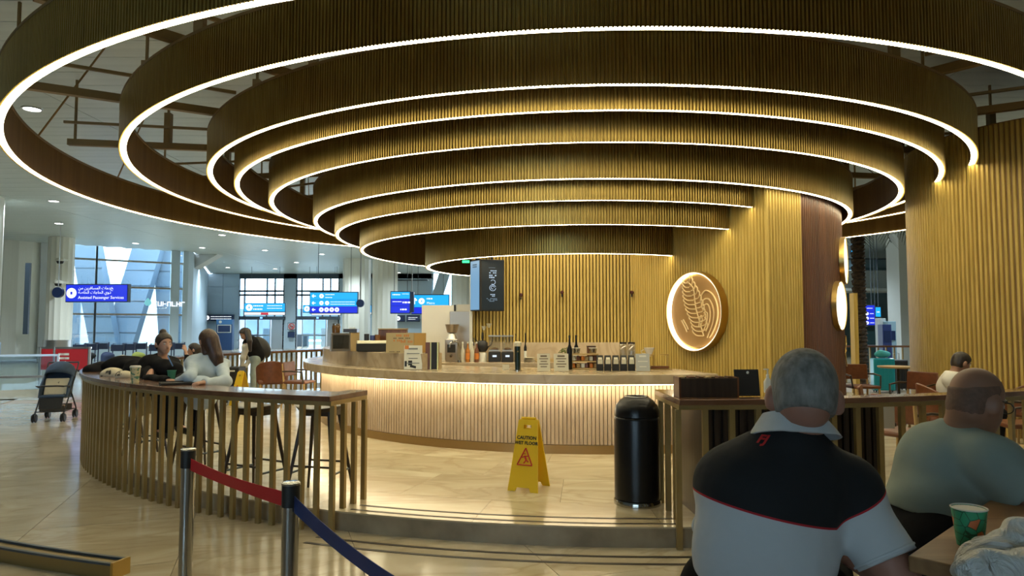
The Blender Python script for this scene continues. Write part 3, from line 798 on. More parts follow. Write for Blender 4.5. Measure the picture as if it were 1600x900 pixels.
# ---------------------------------------------------------------- generic figure
def P_(v): return np.array(v, float)
def figure(name, label, base, J, skin, top, legs, h=.014, group=None, face=True, hair=None, build=1.0, shoes=None, sleeve=1.0, top_k=.04, hand_up=(0, 0, 1), shoulder_r=.058):
    """J: joints (world). One continuous body; hair, top, trousers and shoes are its children."""
    t = thing(name, label, 'person', base, group=group)
    J = {k: P_(v) for k, v in J.items()}; b = build; s = J.get('s', P_(1.0)); s = float(s)
    hp, frm = head_prims(J['head'], J['face'], J.get('up', P_((0, 0, 1))), s)
    c, r, f, u, _ = frm; nb = J['neck']
    body = hp + [cap(c - u * .06 * s - f * .02 * s, nb, .05 * s, .055 * s)]
    chest = nb * .62 + (J['hipl'] + J['hipr']) * .19; pel = (J['hipl'] + J['hipr']) / 2
    trunk = [cap(J['shl'], J['shr'], shoulder_r * b, shoulder_r * b), cap(nb - (nb - pel) * .12, chest, .085 * b, .125 * b), cap(chest, pel, .125 * b, .125 * b),
             cap(nb, J['shl'], .045 * b, .055 * b), cap(nb, J['shr'], .045 * b, .055 * b), cap(J['hipl'], J['hipr'], .105 * b)]
    arms = []; 
    for sd in 'lr':
        sh, el, ha = J['sh' + sd], J['el' + sd], J['ha' + sd]
        arms += [cap(sh, el, .047 * b * s, .038 * s), cap(el, ha, .038 * s, .026 * s)]
        arms += hand_prims(ha, ha - el, hand_up, s * .82, side=1 if sd == 'r' else -1)
    lg = []
    for sd in 'lr':
        hi, kn, an = J['hip' + sd], J['kn' + sd], J['an' + sd]; ft = J['ft' + sd]
        lg += [cap(hi, kn, .078 * s, .052 * s), cap(kn, an, .05 * s, .035 * s), cap(an, ft, .036 * s, .03 * s)]
    blob('body', body + trunk + arms + lg, skin, t, k=.022, h=h)
    # clothing
    upc = unit(nb - pel)
    clip = [cut(nb + upc * .035, upc)] if J.get('vneck') is None else [cut(nb + upc * .0, upc)]
    tp = [cap(q[1], q[2], q[3] + .024, q[4] + .026) for q in trunk[:4]] + [cap(q[1], q[2], q[3] + .022, q[4] + .024) for q in trunk[4:5]]
    for sd in 'lr':
        sh, el, ha = J['sh' + sd], J['el' + sd], J['ha' + sd]
        tp.append(cap(sh, el, .066 * b * s, .056 * s) if sleeve >= .5 else cap(sh, el, .066 * b * s, .062 * s, cuts=(cut(sh + (el - sh) * sleeve * 2, el - sh),)))
        if sleeve >= .5: tp.append(cap(el, ha, .055 * s, .040 * s, cuts=(cut(el + (ha - el) * (sleeve * 2 - 1), ha - el),)))
    blob('top', tp, top, t, k=top_k, h=h, clip=clip + [cut(pel - upc * .06, -upc)], wob=.005, wscale=16)
    bt = [cap(J['hipl'], J['hipr'], .118 * b)]
    for sd in 'lr':
        hi, kn, an = J['hip' + sd], J['kn' + sd], J['an' + sd]
        bt += [cap(hi, kn, .092 * s, .066 * s), cap(kn, an, .062 * s, .05 * s, cuts=(cut(an, an - kn),))]
    blob('trousers', bt, legs, t, k=.03, h=h)
    for sd in 'lr':
        an, ft = J['an' + sd], J['ft' + sd]
        blob('shoe', [cap(an - P_((0, 0, .02)), ft, .045 * s, .036 * s), cap(an, an + P_((0, 0, .0)), .045 * s)], shoes or M_BLACKM, t, k=.02, h=.014)
    if hair is not None:
        mat, grow, extra = hair
        hq, cuts = hair_prims(frm, grow)
        blob('hair', [(*q[:-1], tuple(cuts)) for q in hq] + [e for e in extra(frm)], mat, t, k=.015, h=min(h, .010))
    if face: eyes(frm, t, M_EYE, M_DARKH)
    return t, frm

# ================================================================ PEOPLE
# ---- man in the black and pale polo, seen from behind
def man_polo():
    t = thing('person', 'grey-haired man from behind in a black and pale grey polo shirt with red piping', 'person', (.72, 1.90, 0))
    q = lambda px, py, y: P_(D(px, py, y))
    hd = q(1256, 614, 1.90); f = unit((.30, .93, -.20)); 
    hp, frm = head_prims(hd, f, (.12, .22, 1), 1.03, 1.12)
    nb = q(1236, 690, 1.92)
    shl, shr = q(1140, 752, 1.97), q(1318, 765, 1.95)
    ell_, elr = q(1118, 852, 2.10), q(1404, 905, 1.84)
    hal, har = P_((.80, 2.33, 1.07)), P_((.83, 2.28, 1.06))
    hipl, hipr = P_((.60, 1.99, .87)), P_((.80, 1.93, .87))
    kl, kr = P_((.76, 2.40, .82)), P_((1.02, 2.30, .82)); al, ar = P_((.76, 2.36, .34)), P_((1.02, 2.26, .34))
    trunk = [ell(q(1212, 765, 1.93), (.185, .125, .135)), ell(q(1200, 830, 1.93), (.178, .135, .19)), ell(P_((.685, 1.95, .98)), (.165, .14, .19)),
             cap(shl, shr, .075, .08), cap(nb, shl, .06, .06), cap(nb, shr, .06, .06), cap(hipl, hipr, .12)]
    neck = [cap(hd - P_((.0, -.01, .03)), nb, .062, .068)]
    arms = [cap(shl, ell_, .055, .045), cap(ell_, hal, .043, .03), cap(shr, elr, .06, .052), cap(elr, har, .05, .033)]
    arms += hand_prims(hal, hal - ell_, (0, -.3, 1), 1, side=-1) + hand_prims(har, har - elr, (0, -.3, 1), 1)
    legs = [cap(hipl, kl, .085, .06), cap(kl, al, .058, .04), cap(al, al + P_((0, .16, -.04)), .04, .03), cap(hipr, kr, .085, .06), cap(kr, ar, .058, .04), cap(ar, ar + P_((0, .16, -.04)), .04, .03)]
    blob('body', hp + neck + trunk + arms + legs, SK1, t, k=.02, h=.0095)
    # polo
    m, nt, b = new_mat('polo_cloth'); N = nt.nodes; L = nt.links
    tc = N.new('ShaderNodeTexCoord'); sx = N.new('ShaderNodeSeparateXYZ'); L.new(tc.outputs['Object'], sx.inputs[0])
    def mth(op, a, b_):
        n = N.new('ShaderNodeMath'); n.operation = op
        for i, v in enumerate((a, b_)):
            if v is None: continue
            if isinstance(v, (int, float)): n.inputs[i].default_value = v
            else: L.new(v, n.inputs[i])
        return n.outputs[0]
    X0, = (.72,)
    a1, a2 = hit_plane(1088, 783, 1.80), hit_plane(1310, 828, 1.82); a3 = hit_plane(1378, 786, 1.84)
    s1 = (a2[2] - a1[2]) / (a2[0] - a1[0]); s2 = (a3[2] - a2[2]) / (a3[0] - a2[0])
    l1 = mth('ADD', mth('MULTIPLY', sx.outputs[0], s1), a1[2] - s1 * (a1[0] - X0)); l2 = mth('ADD', mth('MULTIPLY', sx.outputs[0], s2), a2[2] - s2 * (a2[0] - X0))
    zt = mth('MAXIMUM', l1, l2); d = mth('SUBTRACT', sx.outputs[2], zt)
    up = mth('GREATER_THAN', d, 0.0); red = mth('LESS_THAN', mth('ABSOLUTE', d, None), .0028)
    m1 = N.new('ShaderNodeMix'); m1.data_type = 'RGBA'; L.new(up, m1.inputs[0]); m1.inputs[6].default_value = (.53, .55, .56, 1); m1.inputs[7].default_value = (.006, .008, .010, 1)
    m2 = N.new('ShaderNodeMix'); m2.data_type = 'RGBA'; L.new(red, m2.inputs[0]); L.new(m1.outputs[2], m2.inputs[6]); m2.inputs[7].default_value = (.42, .012, .02, 1)
    L.new(m2.outputs[2], b.inputs['Base Color']); b.inputs['Roughness'].default_value = .85
    nz = N.new('ShaderNodeTexNoise'); nz.inputs['Scale'].default_value = 9; bp = N.new('ShaderNodeBump'); bp.inputs['Strength'].default_value = .35; bp.inputs['Distance'].default_value = .03
    L.new(tc.outputs['Object'], nz.inputs['Vector']); L.new(nz.outputs['Fac'], bp.inputs['Height']); L.new(bp.outputs[0], b.inputs['Normal'])
    sh = [ell(q(1212, 765, 1.93), (.202, .142, .150)), ell(q(1199, 835, 1.93), (.192, .150, .20)), ell(P_((.685, 1.95, .98)), (.180, .155, .19)),
          cap(shl, shr, .086, .092), cap(nb, shl, .070, .072), cap(nb, shr, .070, .072)]
    ca_ = shr + (elr - shr) * .80; cl_ = shl + (ell_ - shl) * .8
    sh += [cap(shr, elr, .082, .078, cuts=(cut(ca_, elr - shr),)), cap(shl, ell_, .075, .072, cuts=(cut(cl_, ell_ - shl),))]
    shirt = blob('polo_shirt', sh, m, t, k=.04, h=.0095, clip=[cut(P_((.7, 1.9, .86)), (0, 0, -1)), cut(nb + P_((0, 0, .035)), (.1, .25, 1))], wob=.0035, wscale=13)
    # sleeve hems: a folded band round each cuff
    for c0, d0 in ((ca_, unit(elr - shr)), (cl_, unit(ell_ - shl))):
        u0 = unit(np.cross(d0, (0, 1, 0.2))); w0 = np.cross(d0, u0); rr = .0805 if c0 is ca_ else .0745
        MB().tube([Vector(c0 - d0 * .012 + (u0 * math.cos(x) + w0 * math.sin(x)) * rr) for x in np.linspace(0, 2 * PI, 28, endpoint=False)], .004, 6, closed=True).obj('sleeve_hem', M_POLO_PALE, t, smooth=60)
    # collar: folded band round the neck
    cm = MB(); rows = []
    axis = unit(P_((.10, .30, 1.0))); cc = nb + P_((.012, .005, .03)); ex = unit(np.cross(axis, (0, 1, 0))); ey = np.cross(axis, ex)
    prof = [(.074, .036), (.079, .038), (.096, .006), (.108, -.020), (.103, -.022), (.088, .002), (.072, .028)]
    NN = 40
    for i in range(NN):
        a = 2 * PI * i / NN; dirv = ex * math.cos(a) + ey * math.sin(a); front = max(0, -(dirv @ P_((0, -1, 0)))) + .5 * max(0, dirv[0])
        rows.append([Vector(cc + dirv * (r * (1.10 if abs(dirv[0]) > .5 else 1.0)) + axis * (z * (1 - .6 * front))) for r, z in prof])
    vs = [p for r in rows for p in r]; K = len(prof)
    cm.add(vs, [(i * K + j, i * K + (j + 1) % K, ((i + 1) % NN) * K + (j + 1) % K, ((i + 1) % NN) * K + j) for i in range(NN) for j in range(K)])
    co = cm.obj('collar', M_POLO_PALE, t, smooth=50); co['label'] = 'pale grey folded collar'
    blob('trousers', [cap(hipl, hipr, .132), cap(hipl, kl, .10, .075), cap(hipr, kr, .10, .075), cap(kl, al, .07, .055), cap(kr, ar, .07, .055)], M_BLACKCLOTH, t, k=.03, h=.014)
    for a in (al, ar): blob('shoe', [cap(a + P_((0, 0, -.03)), a + P_((0, .18, -.05)), .045, .038)], M_BLACKM, t, k=.02, h=.014)
    c, r, ff, u, s = frm; pp = lambda a, b_, d_: c + (r * a + ff * b_ + u * d_) * s
    hq = [ell(pp(0, -.006, .022), ((.083) * s, (.104) * s, (.096) * s), [r, ff, u], (cut(pp(0, .05, .03), ff * .8 - u * .62),)),
          ell(pp(0, -.036, -.030), (.075 * s, .066 * s, .085 * s), [r, ff, u], (cut(pp(0, .0, -.02), ff), cut(pp(0, -.03, -.060), -u - ff * .25)))]
    blob('hair', hq, M_GREYH, t, k=.02, h=.008)
    eyes(frm, t, M_EYE, M_DARKH)
    p, n = hit(shirt, 1191, 687, .0015)
    if p:
        rot = n.to_track_quat('Z', 'Y').to_euler()
        o = text('FJ', .038, plain('red_thread', (.55, .02, .02), rough=.7), t, p - Vector(t.location), rot, name='embroidered_logo', ext=.0008, shear=.25, bold=.0012); 
        q2 = n.to_track_quat('Z', 'Y'); z_ = Vector(n); up_ = (Vector((0, 0, 1)) - z_ * z_.z).normalized(); x_ = up_.cross(z_)
        o.rotation_euler = Matrix((x_, up_, z_)).transposed().to_euler()
    return t
def hit_plane(px, py, y): return tuple(D(px, py, y))
M_POLO_PALE = noisy('pale_cloth', (.50, .53, .54), (.56, .59, .60), scale=(20, 20, 20), rough=.85)
man_polo()
stool(.68, 1.93, 0, 0, 'dark bar stool under the man in the polo shirt', 'stools of the seated men')

# ---- bald man in the green-grey shirt, glasses, facing right
def man_bald():
    t = thing('person', 'bald man with glasses in a grey-green t-shirt leaning on the wooden table', 'person', (1.52, 2.5, 0))
    q = lambda px, py, y: P_(D(px, py, y))
    hd = q(1526, 623, 2.46); hp, frm = head_prims(hd, (.90, .30, -.28), (.25, .1, 1), 1.0, 1.1)
    c, r, f, u, s = frm
    nb = q(1503, 677, 2.50); shl = q(1478, 712, 2.68); shr = q(1552, 722, 2.36)
    elr, har = q(1612, 800, 2.30), P_((2.02, 2.30, 1.10)); ell_, hal = P_((1.72, 2.74, 1.10)), P_((2.0, 2.55, 1.10))
    hipl, hipr = P_((1.42, 2.62, .87)), P_((1.45, 2.40, .87)); kl, kr = P_((1.84, 2.66, .80)), P_((1.86, 2.46, .80)); al, ar = P_((1.78, 2.66, .34)), P_((1.80, 2.46, .34))
    tr = [ell(q(1472, 725, 2.54), (.132, .16, .14)), ell(q(1466, 785, 2.52), (.130, .17, .17)), ell(P_((1.50, 2.52, .97)), (.135, .17, .14))]
    sh = [cap(shl, shr, .075, .078), cap(nb, shl, .058, .062), cap(nb, shr, .058, .062)]
    body = hp + [cap(c - u * .05 - f * .03, nb, .062, .066)] + tr + sh + [cap(hipl, hipr, .12), cap(shr, elr, .056, .045), cap(elr, har, .043, .03), cap(shl, ell_, .055, .045), cap(ell_, hal, .043, .03)]
    body += hand_prims(har, har - elr, (0, 0, 1)) + hand_prims(hal, hal - ell_, (0, 0, 1), side=-1)
    for h_, k_, a_ in ((hipl, kl, al), (hipr, kr, ar)): body += [cap(h_, k_, .085, .06), cap(k_, a_, .058, .04), cap(a_, a_ + P_((.15, 0, -.04)), .04, .03)]
    blob('body', body, SK2, t, k=.02, h=.011)
    M_T = noisy('grey_green_cloth', (.21, .26, .23), (.25, .30, .265), scale=(5, 5, 5), rough=.85)
    g = [ell(q_[1], q_[2] + .014) for q_ in tr] + [cap(shl, shr, .090, .093), cap(nb, shl, .070, .076), cap(nb, shr, .070, .076)]
    g += [cap(shr, elr, .082, .086, cuts=(cut(shr + (elr - shr) * .72, elr - shr),)), cap(shl, ell_, .078, .08, cuts=(cut(shl + (ell_ - shl) * .72, ell_ - shl),))]
    blob('t_shirt', g, M_T, t, k=.04, h=.011, clip=[cut(P_((1.46, 2.4, .955)), (-.30, 0, -1)), cut(nb + P_((.02, 0, .02)), (.45, 0, 1))], wob=.006, wscale=17)
    blob('trousers', [cap(hipl, hipr, .135), cap(hipl, kl, .10, .075), cap(hipr, kr, .10, .075), cap(kl, al, .07, .055), cap(kr, ar, .07, .055)], M_BLACKCLOTH, t, k=.03, h=.014)
    for a in (al, ar): blob('shoe', [cap(a + P_((0, 0, -.03)), a + P_((.18, 0, -.05)), .045, .038)], M_BLACKM, t, k=.02, h=.014)
    pp = lambda a, b_, d_: c + (r * a + f * b_ + u * d_) * s
    blob('hair', [ell(pp(0, -.006, .020), (.0785, .0995, .091), [r, f, u], (cut(pp(0, -.02, .045), u - f * .35), cut(pp(0, .012, 0), f))), ell(pp(0, -.035, -.032), (.070, .066, .072), [r, f, u], (cut(pp(0, .0, 0), f),))], M_CLIPH, t, k=.01, h=.008)
    eyes(frm, t, M_EYE, M_DARKH)
    gm = MB()
    for sd in (-1, 1):
        gm.tube([Vector(pp(sd * .080, .0, .0)), Vector(pp(sd * .077, .06, .004)), Vector(pp(sd * .060, .098, .002))], .0022, 6)
        gm.tube([Vector(pp(sd * .033 + .026 * math.cos(x), .104, -.006 + .019 * math.sin(x))) for x in np.linspace(0, 2 * PI, 16, endpoint=False)], .0018, 5, closed=True)
    gm.obj('glasses', M_BLACKM, t, smooth=60)
    MB().tube([Vector(har - unit(har - elr) * .03 + V3(0, .031 * math.cos(x), .031 * math.sin(x))) for x in np.linspace(0, 2 * PI, 16, endpoint=False)], .006, 6, closed=True).obj('wristband', plain('pale_blue_band', (.3, .42, .5)), t)
    return t
man_bald()
stool(1.45, 2.5, 0, rad(90), 'dark bar stool under the bald man', 'stools of the seated men')

# ---- two women at the bar table and the others
def away(J, k):
    e = Vector((0, 0, EYE))
    for n in J:
        if n[:2] in ('ha', 'fa', 'up', 'el'): continue
        v = Vector(J[n]); w = e + (v - e) * k; J[n] = Vector((w.x, w.y, v.z if n[:2] in ('hi', 'kn', 'an', 'ft') else w.z))
def bun(fr):
    c, r, f, u, s = fr; p = lambda a, b, d: c + (r * a + f * b + u * d) * s
    return [ell(p(0, -.035, .128), (.038, .038, .032)), ell(p(0, -.02, .10), (.03, .03, .03))]
def long_hair(L_, w=.06, side=0.0):
    def g(fr):
        c, r, f, u, s = fr; p = lambda a, b, d: c + (r * a + f * b + u * d) * s
        a0 = p(0, -.055, .0); a1 = P_(a0) + V3(side, 0, 0) - f * .03 - V3(0, 0, L_ * .5); a2 = a1 - V3(-side, 0, L_ * .5) - f * .01
        return [cap(a0, a1, .085, w + .012), cap(a1, a2, w + .012, w * .55), cap(p(.055, -.01, -.02), p(.05, -.03, -.13), .03, .03), cap(p(-.055, -.01, -.02), p(-.05, -.03, -.13), .03, .03)]
    return g
q = lambda px, py, y: D(px, py, y)
M_DENIM = noisy('pale_denim', (.36, .45, .54), (.46, .55, .64), scale=(7, 7, 7), rough=.8, bump=.2)
J = dict(head=q(256, 536, 7.45), face=(.78, -.62, -.06), neck=q(254, 562, 7.50), shl=q(243, 574, 7.36), shr=q(243, 572, 7.72),
         ell=q(232, 592, 7.35), elr=q(282, 588, 7.75), hal=q(262, 594, 7.02), har=q(281, 596, 7.15), hipl=(-3.98, 7.42, .98), hipr=(-3.95, 7.66, .98),
         knl=(-3.62, 7.20, .92), knr=(-3.55, 7.50, .92), anl=(-3.60, 7.12, .50), anr=(-3.52, 7.42, .50), ftl=(-3.48, 7.02, .46), ftr=(-3.38, 7.34, .46))
J['shl'] = q(236, 574, 7.30); J['shr'] = q(268, 570, 7.66)
away(J, 1.06)
w1, fr1 = figure('person', 'woman in black with hair in a bun, facing her friend at the bar table', (-3.97, 7.5, PLAT), J, SK3, M_BLACKCLOTH, M_BLACKCLOTH, hair=(M_DARKH, .012, bun), build=1.08)
blob('jacket', [ell(P_(q(236, 577, 7.75)), (.14, .15, .17)), ell(P_(q(228, 590, 7.6)), (.11, .12, .10)), cap(P_(q(244, 572, 7.7)), P_(q(272, 578, 7.6)), .10, .09), cap(P_(J['elr']), P_(J['har']), .055, .046), cap(P_(J['ell']), P_(J['hal']), .055, .046)], M_BLACKCLOTH, w1, h=.014, wob=.006, wscale=18)
MB().tube([q(262, 556, 7.28), q(266, 564, 7.26), q(270, 572, 7.25)], .006, 5).obj('lanyard', plain('blue_ribbon', (.08, .22, .5)), w1)
J = dict(head=q(325, 532, 6.98), face=(-.75, .62, -.12), neck=q(328, 560, 7.0), shl=q(303, 568, 6.98), shr=q(345, 568, 7.06),
         ell=q(297, 590, 6.86), elr=q(352, 596, 6.92), hal=q(277, 596, 7.02), har=q(318, 598, 6.66), hipl=(-3.20, 6.86, .98), hipr=(-2.98, 6.98, .98),
         knl=(-3.50, 7.15, .92), knr=(-3.28, 7.28, .92), anl=(-3.48, 7.12, .50), anr=(-3.26, 7.24, .50), ftl=(-3.56, 7.22, .46), ftr=(-3.34, 7.36, .46))
away(J, 1.045)
w2, fr2 = figure('person', 'woman in a pale denim shirt with long brown hair, back turned, at the bar table', (-3.09, 6.92, PLAT), J, SK3, M_DENIM, M_BLACKCLOTH, hair=(M_BROWNH, .014, long_hair(.36, .055, .05)), build=1.05)
blob('shirt_tail', [ell(P_((-3.08, 6.92, .97)), (.17, .15, .17))], M_DENIM, w2, h=.014, wob=.006, wscale=22)
# young woman bending over the yellow sign
J = dict(head=q(382, 521, 14.2), face=(-.45, -.70, -.55), up=(-.2, -.3, .9), neck=q(391, 533, 14.3), shl=q(385, 541, 14.15), shr=q(397, 538, 14.5),
         ell=q(380, 559, 14.1), elr=q(393, 560, 14.4), hal=q(377, 573, 14.1), har=q(382, 574, 14.15), hipl=q(399, 560, 14.35), hipr=q(405, 560, 14.6),
         knl=q(396, 586, 14.30), knr=q(405, 586, 14.5), anl=q(395, 612, 14.35), anr=q(406, 612, 14.55), ftl=q(392, 618, 14.2), ftr=q(403, 618, 14.4))
for k_ in ('anl', 'anr'): J[k_] = Vector((J[k_].x, J[k_].y, PLAT + .09))
for k_ in ('ftl', 'ftr'): J[k_] = Vector((J[k_].x, J[k_].y, PLAT + .035))
J['knl'].z = PLAT + .50; J['knr'].z = PLAT + .50
M_KNIT = noisy('cream_knit', (.44, .42, .36), (.52, .50, .44), scale=(9, 9, 9), rough=.85); M_JEAN = noisy('grey_green_jeans', (.24, .30, .29), (.30, .36, .35), scale=(9, 9, 9), rough=.8)
w3, fr3 = figure('person', 'young woman in cream top and grey-green jeans with a black backpack, bending forward', (q(400, 600, 14.4).x, 14.4, PLAT), J, SK3, M_KNIT, M_JEAN, hair=(M_DARKH, .010, long_hair(.26, .045)), shoes=plain('white_shoe', (.6, .6, .6)))
blob('hair_lock', [cap(P_(q(387, 519, 14.15)), P_(q(390, 533, 14.0)), .07, .05), cap(P_(q(390, 533, 14.0)), P_(q(391, 548, 14.0)), .05, .03)], M_DARKH, w3, h=.014)
blob('vest', [cap(P_(q(392, 537, 14.3)), P_(q(402, 556, 14.42)), .165, .15)], M_BLACKCLOTH, w3, h=.018)
bp_ = blob('backpack', [ell(P_(q(408, 543, 14.62)), (.17, .15, .26), [unit((.8, 0, .6)), (0, 1, 0), unit((-.6, 0, .8))]), cap(P_(q(395, 537, 14.35)), P_(q(398, 556, 14.3)), .03)], M_BLACKM, None, k=.03, h=.02)
tag(bp_, 'black backpack on the back of the bending young woman', 'backpack')
bp_.location = (0, 0, 0)
# seated man in white at the foot of the wide ribbed column
J = dict(head=q(1502, 566, 7.9), face=(.95, .1, -.35), neck=q(1490, 585, 7.9), shl=q(1488, 592, 8.08), shr=q(1486, 594, 7.72), ell=q(1500, 622, 8.1), elr=q(1502, 624, 7.68), hal=q(1530, 628, 8.0), har=q(1532, 628, 7.8),
         hipl=(4.95, 8.02, .70), hipr=(4.95, 7.80, .70), knl=(5.40, 8.05, .66), knr=(5.40, 7.75, .66), anl=(5.36, 8.05, .25), anr=(5.36, 7.75, .25), ftl=(5.48, 8.05, .19), ftr=(5.48, 7.75, .19))
w4, fr4 = figure('person', 'dark-haired man in a white shirt with a black lanyard, seated before the ribbed column', (4.95, 7.9, PLAT), J, SK2, plain('white_shirt', (.62, .60, .54), rough=.8), M_BLACKCLOTH, hair=(M_DARKH, .010, lambda fr: []), sleeve=.85)
MB().tube([q(1492, 583, 7.84), q(1499, 589, 7.74), q(1503, 594, 7.78)], .008, 6).obj('lanyard', M_BLACKM, w4)
# guest sitting far off between the two women
J = dict(head=q(303, 546, 12.6), face=(-.9, -.2, -.1), neck=q(306, 557, 12.6), shl=q(302, 563, 12.4), shr=q(308, 562, 12.8), ell=q(296, 578, 12.35), elr=q(300, 580, 12.8), hal=q(290, 548, 12.4), har=q(290, 584, 12.7),
         hipl=(-5.70, 12.45, .62), hipr=(-5.70, 12.70, .62), knl=(-6.15, 12.45, .60), knr=(-6.15, 12.70, .60), anl=(-6.15, 12.45, .24), anr=(-6.15, 12.70, .24), ftl=(-6.28, 12.45, .19), ftr=(-6.28, 12.70, .19))
figure('person', 'dark-haired guest with raised hand sitting far off between the two women', (-5.70, 12.58, PLAT), J, SK3, M_BLACKCLOTH, M_BLACKCLOTH, hair=(M_DARKH, .010, long_hair(.2, .04)), h=.018, face=False)

# ================================================================ OBJECTS AT THE COUNTER FRONT
M_YEL = plain('yellow_plastic', (.80, .52, .01), rough=.4); M_REDP = plain('red_print', (.55, .02, .02), rough=.5); M_BLKP = plain('black_print', (.01, .01, .01), rough=.5)
M_PAPER = plain('white_paper', (.66, .66, .58), rough=.6); M_CREAM = plain('cream_card', (.62, .58, .44), rough=.6); M_KRAFT = plain('kraft_card', (.42, .29, .12), rough=.6)
M_ORANGE = plain('orange_print', (.62, .20, .03), rough=.5); M_CLEAR = glass_mat('clear_plastic', tint=(.85, .85, .8), refl=.25, rough=.05)
def wet_sign(loc, rz, label, dist=False):
    t = thing('wet_floor_sign', label, 'safety sign', loc, rz)
    th = rad(13)
    for sd, nm in ((-1, 'front_panel'), (1, 'rear_panel')):
        H, wb, wt = .64, .145, .088
        # outline with legs and handle hole, in panel space (x, h)
        out = [(-wb, 0), (-wb + .07, 0), (-wb + .085, .035), (wb - .085, .035), (wb - .07, 0), (wb, 0), (wt + .006, H - .01), (wt - .01, H), (-wt + .01, H), (-wt - .006, H - .01)]
        hole = [(-.036, H - .085), (.036, H - .085), (.036, H - .050), (-.036, H - .050)]
        def pt(x, h, o=0.0): return (x, sd * ((H - h) * math.sin(th) + .012 + o), h * math.cos(th))
        bm = bmesh.new()
        vo = [bm.verts.new(pt(*p)) for p in out]; vh = [bm.verts.new(pt(*p)) for p in hole]
        es = [bm.edges.new((vo[i], vo[(i + 1) % len(vo)])) for i in range(len(vo))] + [bm.edges.new((vh[i], vh[(i + 1) % 4])) for i in range(4)]
        bmesh.ops.triangle_fill(bm, use_beauty=True, use_dissolve=False, edges=es)
        for f in list(bm.faces):
            c = f.calc_center_median(); 
            if abs(c.x) < .034 and H - .08 < c.z / math.cos(th) < H - .052: bm.faces.remove(f)
        me = bpy.data.meshes.new(nm); bm.to_mesh(me); bm.free()
        o = link(nm, me, M_YEL, t); s = o.modifiers.new('thick', 'SOLIDIFY'); s.thickness = .012; s.offset = 0
        if sd == -1 or not dist:
            R_ = (math.pi / 2 - th, 0, 0) if sd == -1 else (math.pi / 2 - th, 0, math.pi)
            def place(x, h): y = sd * ((H - h) * math.sin(th) + .0205); return (x * (-sd), y, h * math.cos(th))
            if not dist:
                text('CAUTION', .042, M_BLKP, o, place(0, .475), R_, bold=.0016); text('WET FLOOR', .040, M_BLKP, o, place(0, .428), R_, bold=.0016)
            tr = MB(); A = [(0, .385), (-.072, .235), (.072, .235)]
            pts = [Vector(place(*p)) for p in A]; 
            for i in range(3): tr.cyl(pts[i], pts[(i + 1) % 3], .0058, n=6)
            tr.obj('warning_triangle', M_REDP, o, local=True, smooth=40)
            fg = MB()
            for a, b_, r in (((-.008, .330), (-.008, .336), .012), ((-.006, .315), (.012, .280), .009), ((.012, .280), (.035, .262), .006), ((.012, .28), (-.01, .250), .006), ((-.004, .31), (-.034, .300), .005), ((-.002, .312), (.030, .315), .005)):
                fg.cyl(place(*a), Vector(place(*b_)) + Vector((0, 0, .0005)), r, n=6)
            fg.obj('slipping_figure', M_REDP, o, local=True, smooth=40)
    MB().cyl((-.07, 0, .634), (.07, 0, .634), .011, n=8).obj('hinge', M_YEL, t, local=True)
    return t
p = G(827, 766, PLAT); wet_sign((p.x, p.y + .08, PLAT), rad(-23), 'yellow caution wet floor sign standing alone on the cafe floor before the counter')
p = D(377, 600, 13.2); wet_sign((p.x, 13.2, PLAT), rad(-35), 'yellow wet floor sign by the bending young woman, far across the floor', True)
# bin
p = G(999, 790, PLAT); t = thing('litter_bin', 'tall black dome-topped litter bin with a chrome foot ring', 'bin', (p.x, p.y + .08, PLAT)); bx_, by_ = p.x, p.y + .08
MB().lathe([(.170, .03), (.190, .05), (.190, .70), (.186, .715), (.180, .722)], (bx_, by_, PLAT), 48).obj('body', M_BLACK, t, smooth=35)
MB().lathe([(.180, .722), (.189, .726), (.187, .765), (.170, .815), (.140, .855), (.105, .88), (.096, .884), (.090, .875), (.088, .80)], (bx_, by_, PLAT), 48).obj('dome_lid', M_BLACK, t, smooth=50)
MB().tube([(bx_ + .096 * math.cos(a), by_ + .096 * math.sin(a), PLAT + .886) for a in np.linspace(0, 2 * PI, 36, endpoint=False)], .006, 6, closed=True).obj('opening_rim', M_CHROME, t, smooth=60)
MB().lathe([(.196, 0), (.198, .03), (.192, .042), (.16, .042)], (bx_, by_, PLAT), 48).obj('foot_ring', M_CHROME, t, smooth=50)

# belt barrier
def stanchion(loc, label, h=.985):
    t = thing('barrier_post', label, 'barrier post', loc); x, y, z = loc
    MB().lathe([(.17, 0), (.17, .012), (.12, .028), (.04, .036)], loc, 40).obj('base', M_STEEL, t, smooth=40)
    MB().cyl((x, y, z + .03), (x, y, z + h - .10), .034, n=32).obj('tube', M_CHROME, t, smooth=40)
    MB().cyl((x, y, z + h - .10), (x, y, z + h - .012), .0365, n=32).obj('belt_head', M_BLACKM, t, smooth=40)
    MB().lathe([(.0375, 0), (.038, .008), (.030, .012)], (x, y, z + h - .012), 32).obj('cap', M_CHROME, t, smooth=50)
    return t
s1 = (-1.70, 3.69, 0); s2 = (-.91, 2.90, 0); s3 = (.42, 1.30, 0)
stanchion(s1, 'chrome belt barrier post farther from the viewer, where the red belt starts'); stanchion(s2, 'chrome belt barrier post between the red belt and the blue belt')
stanchion(s3, 'chrome belt barrier post at the low end of the blue belt')
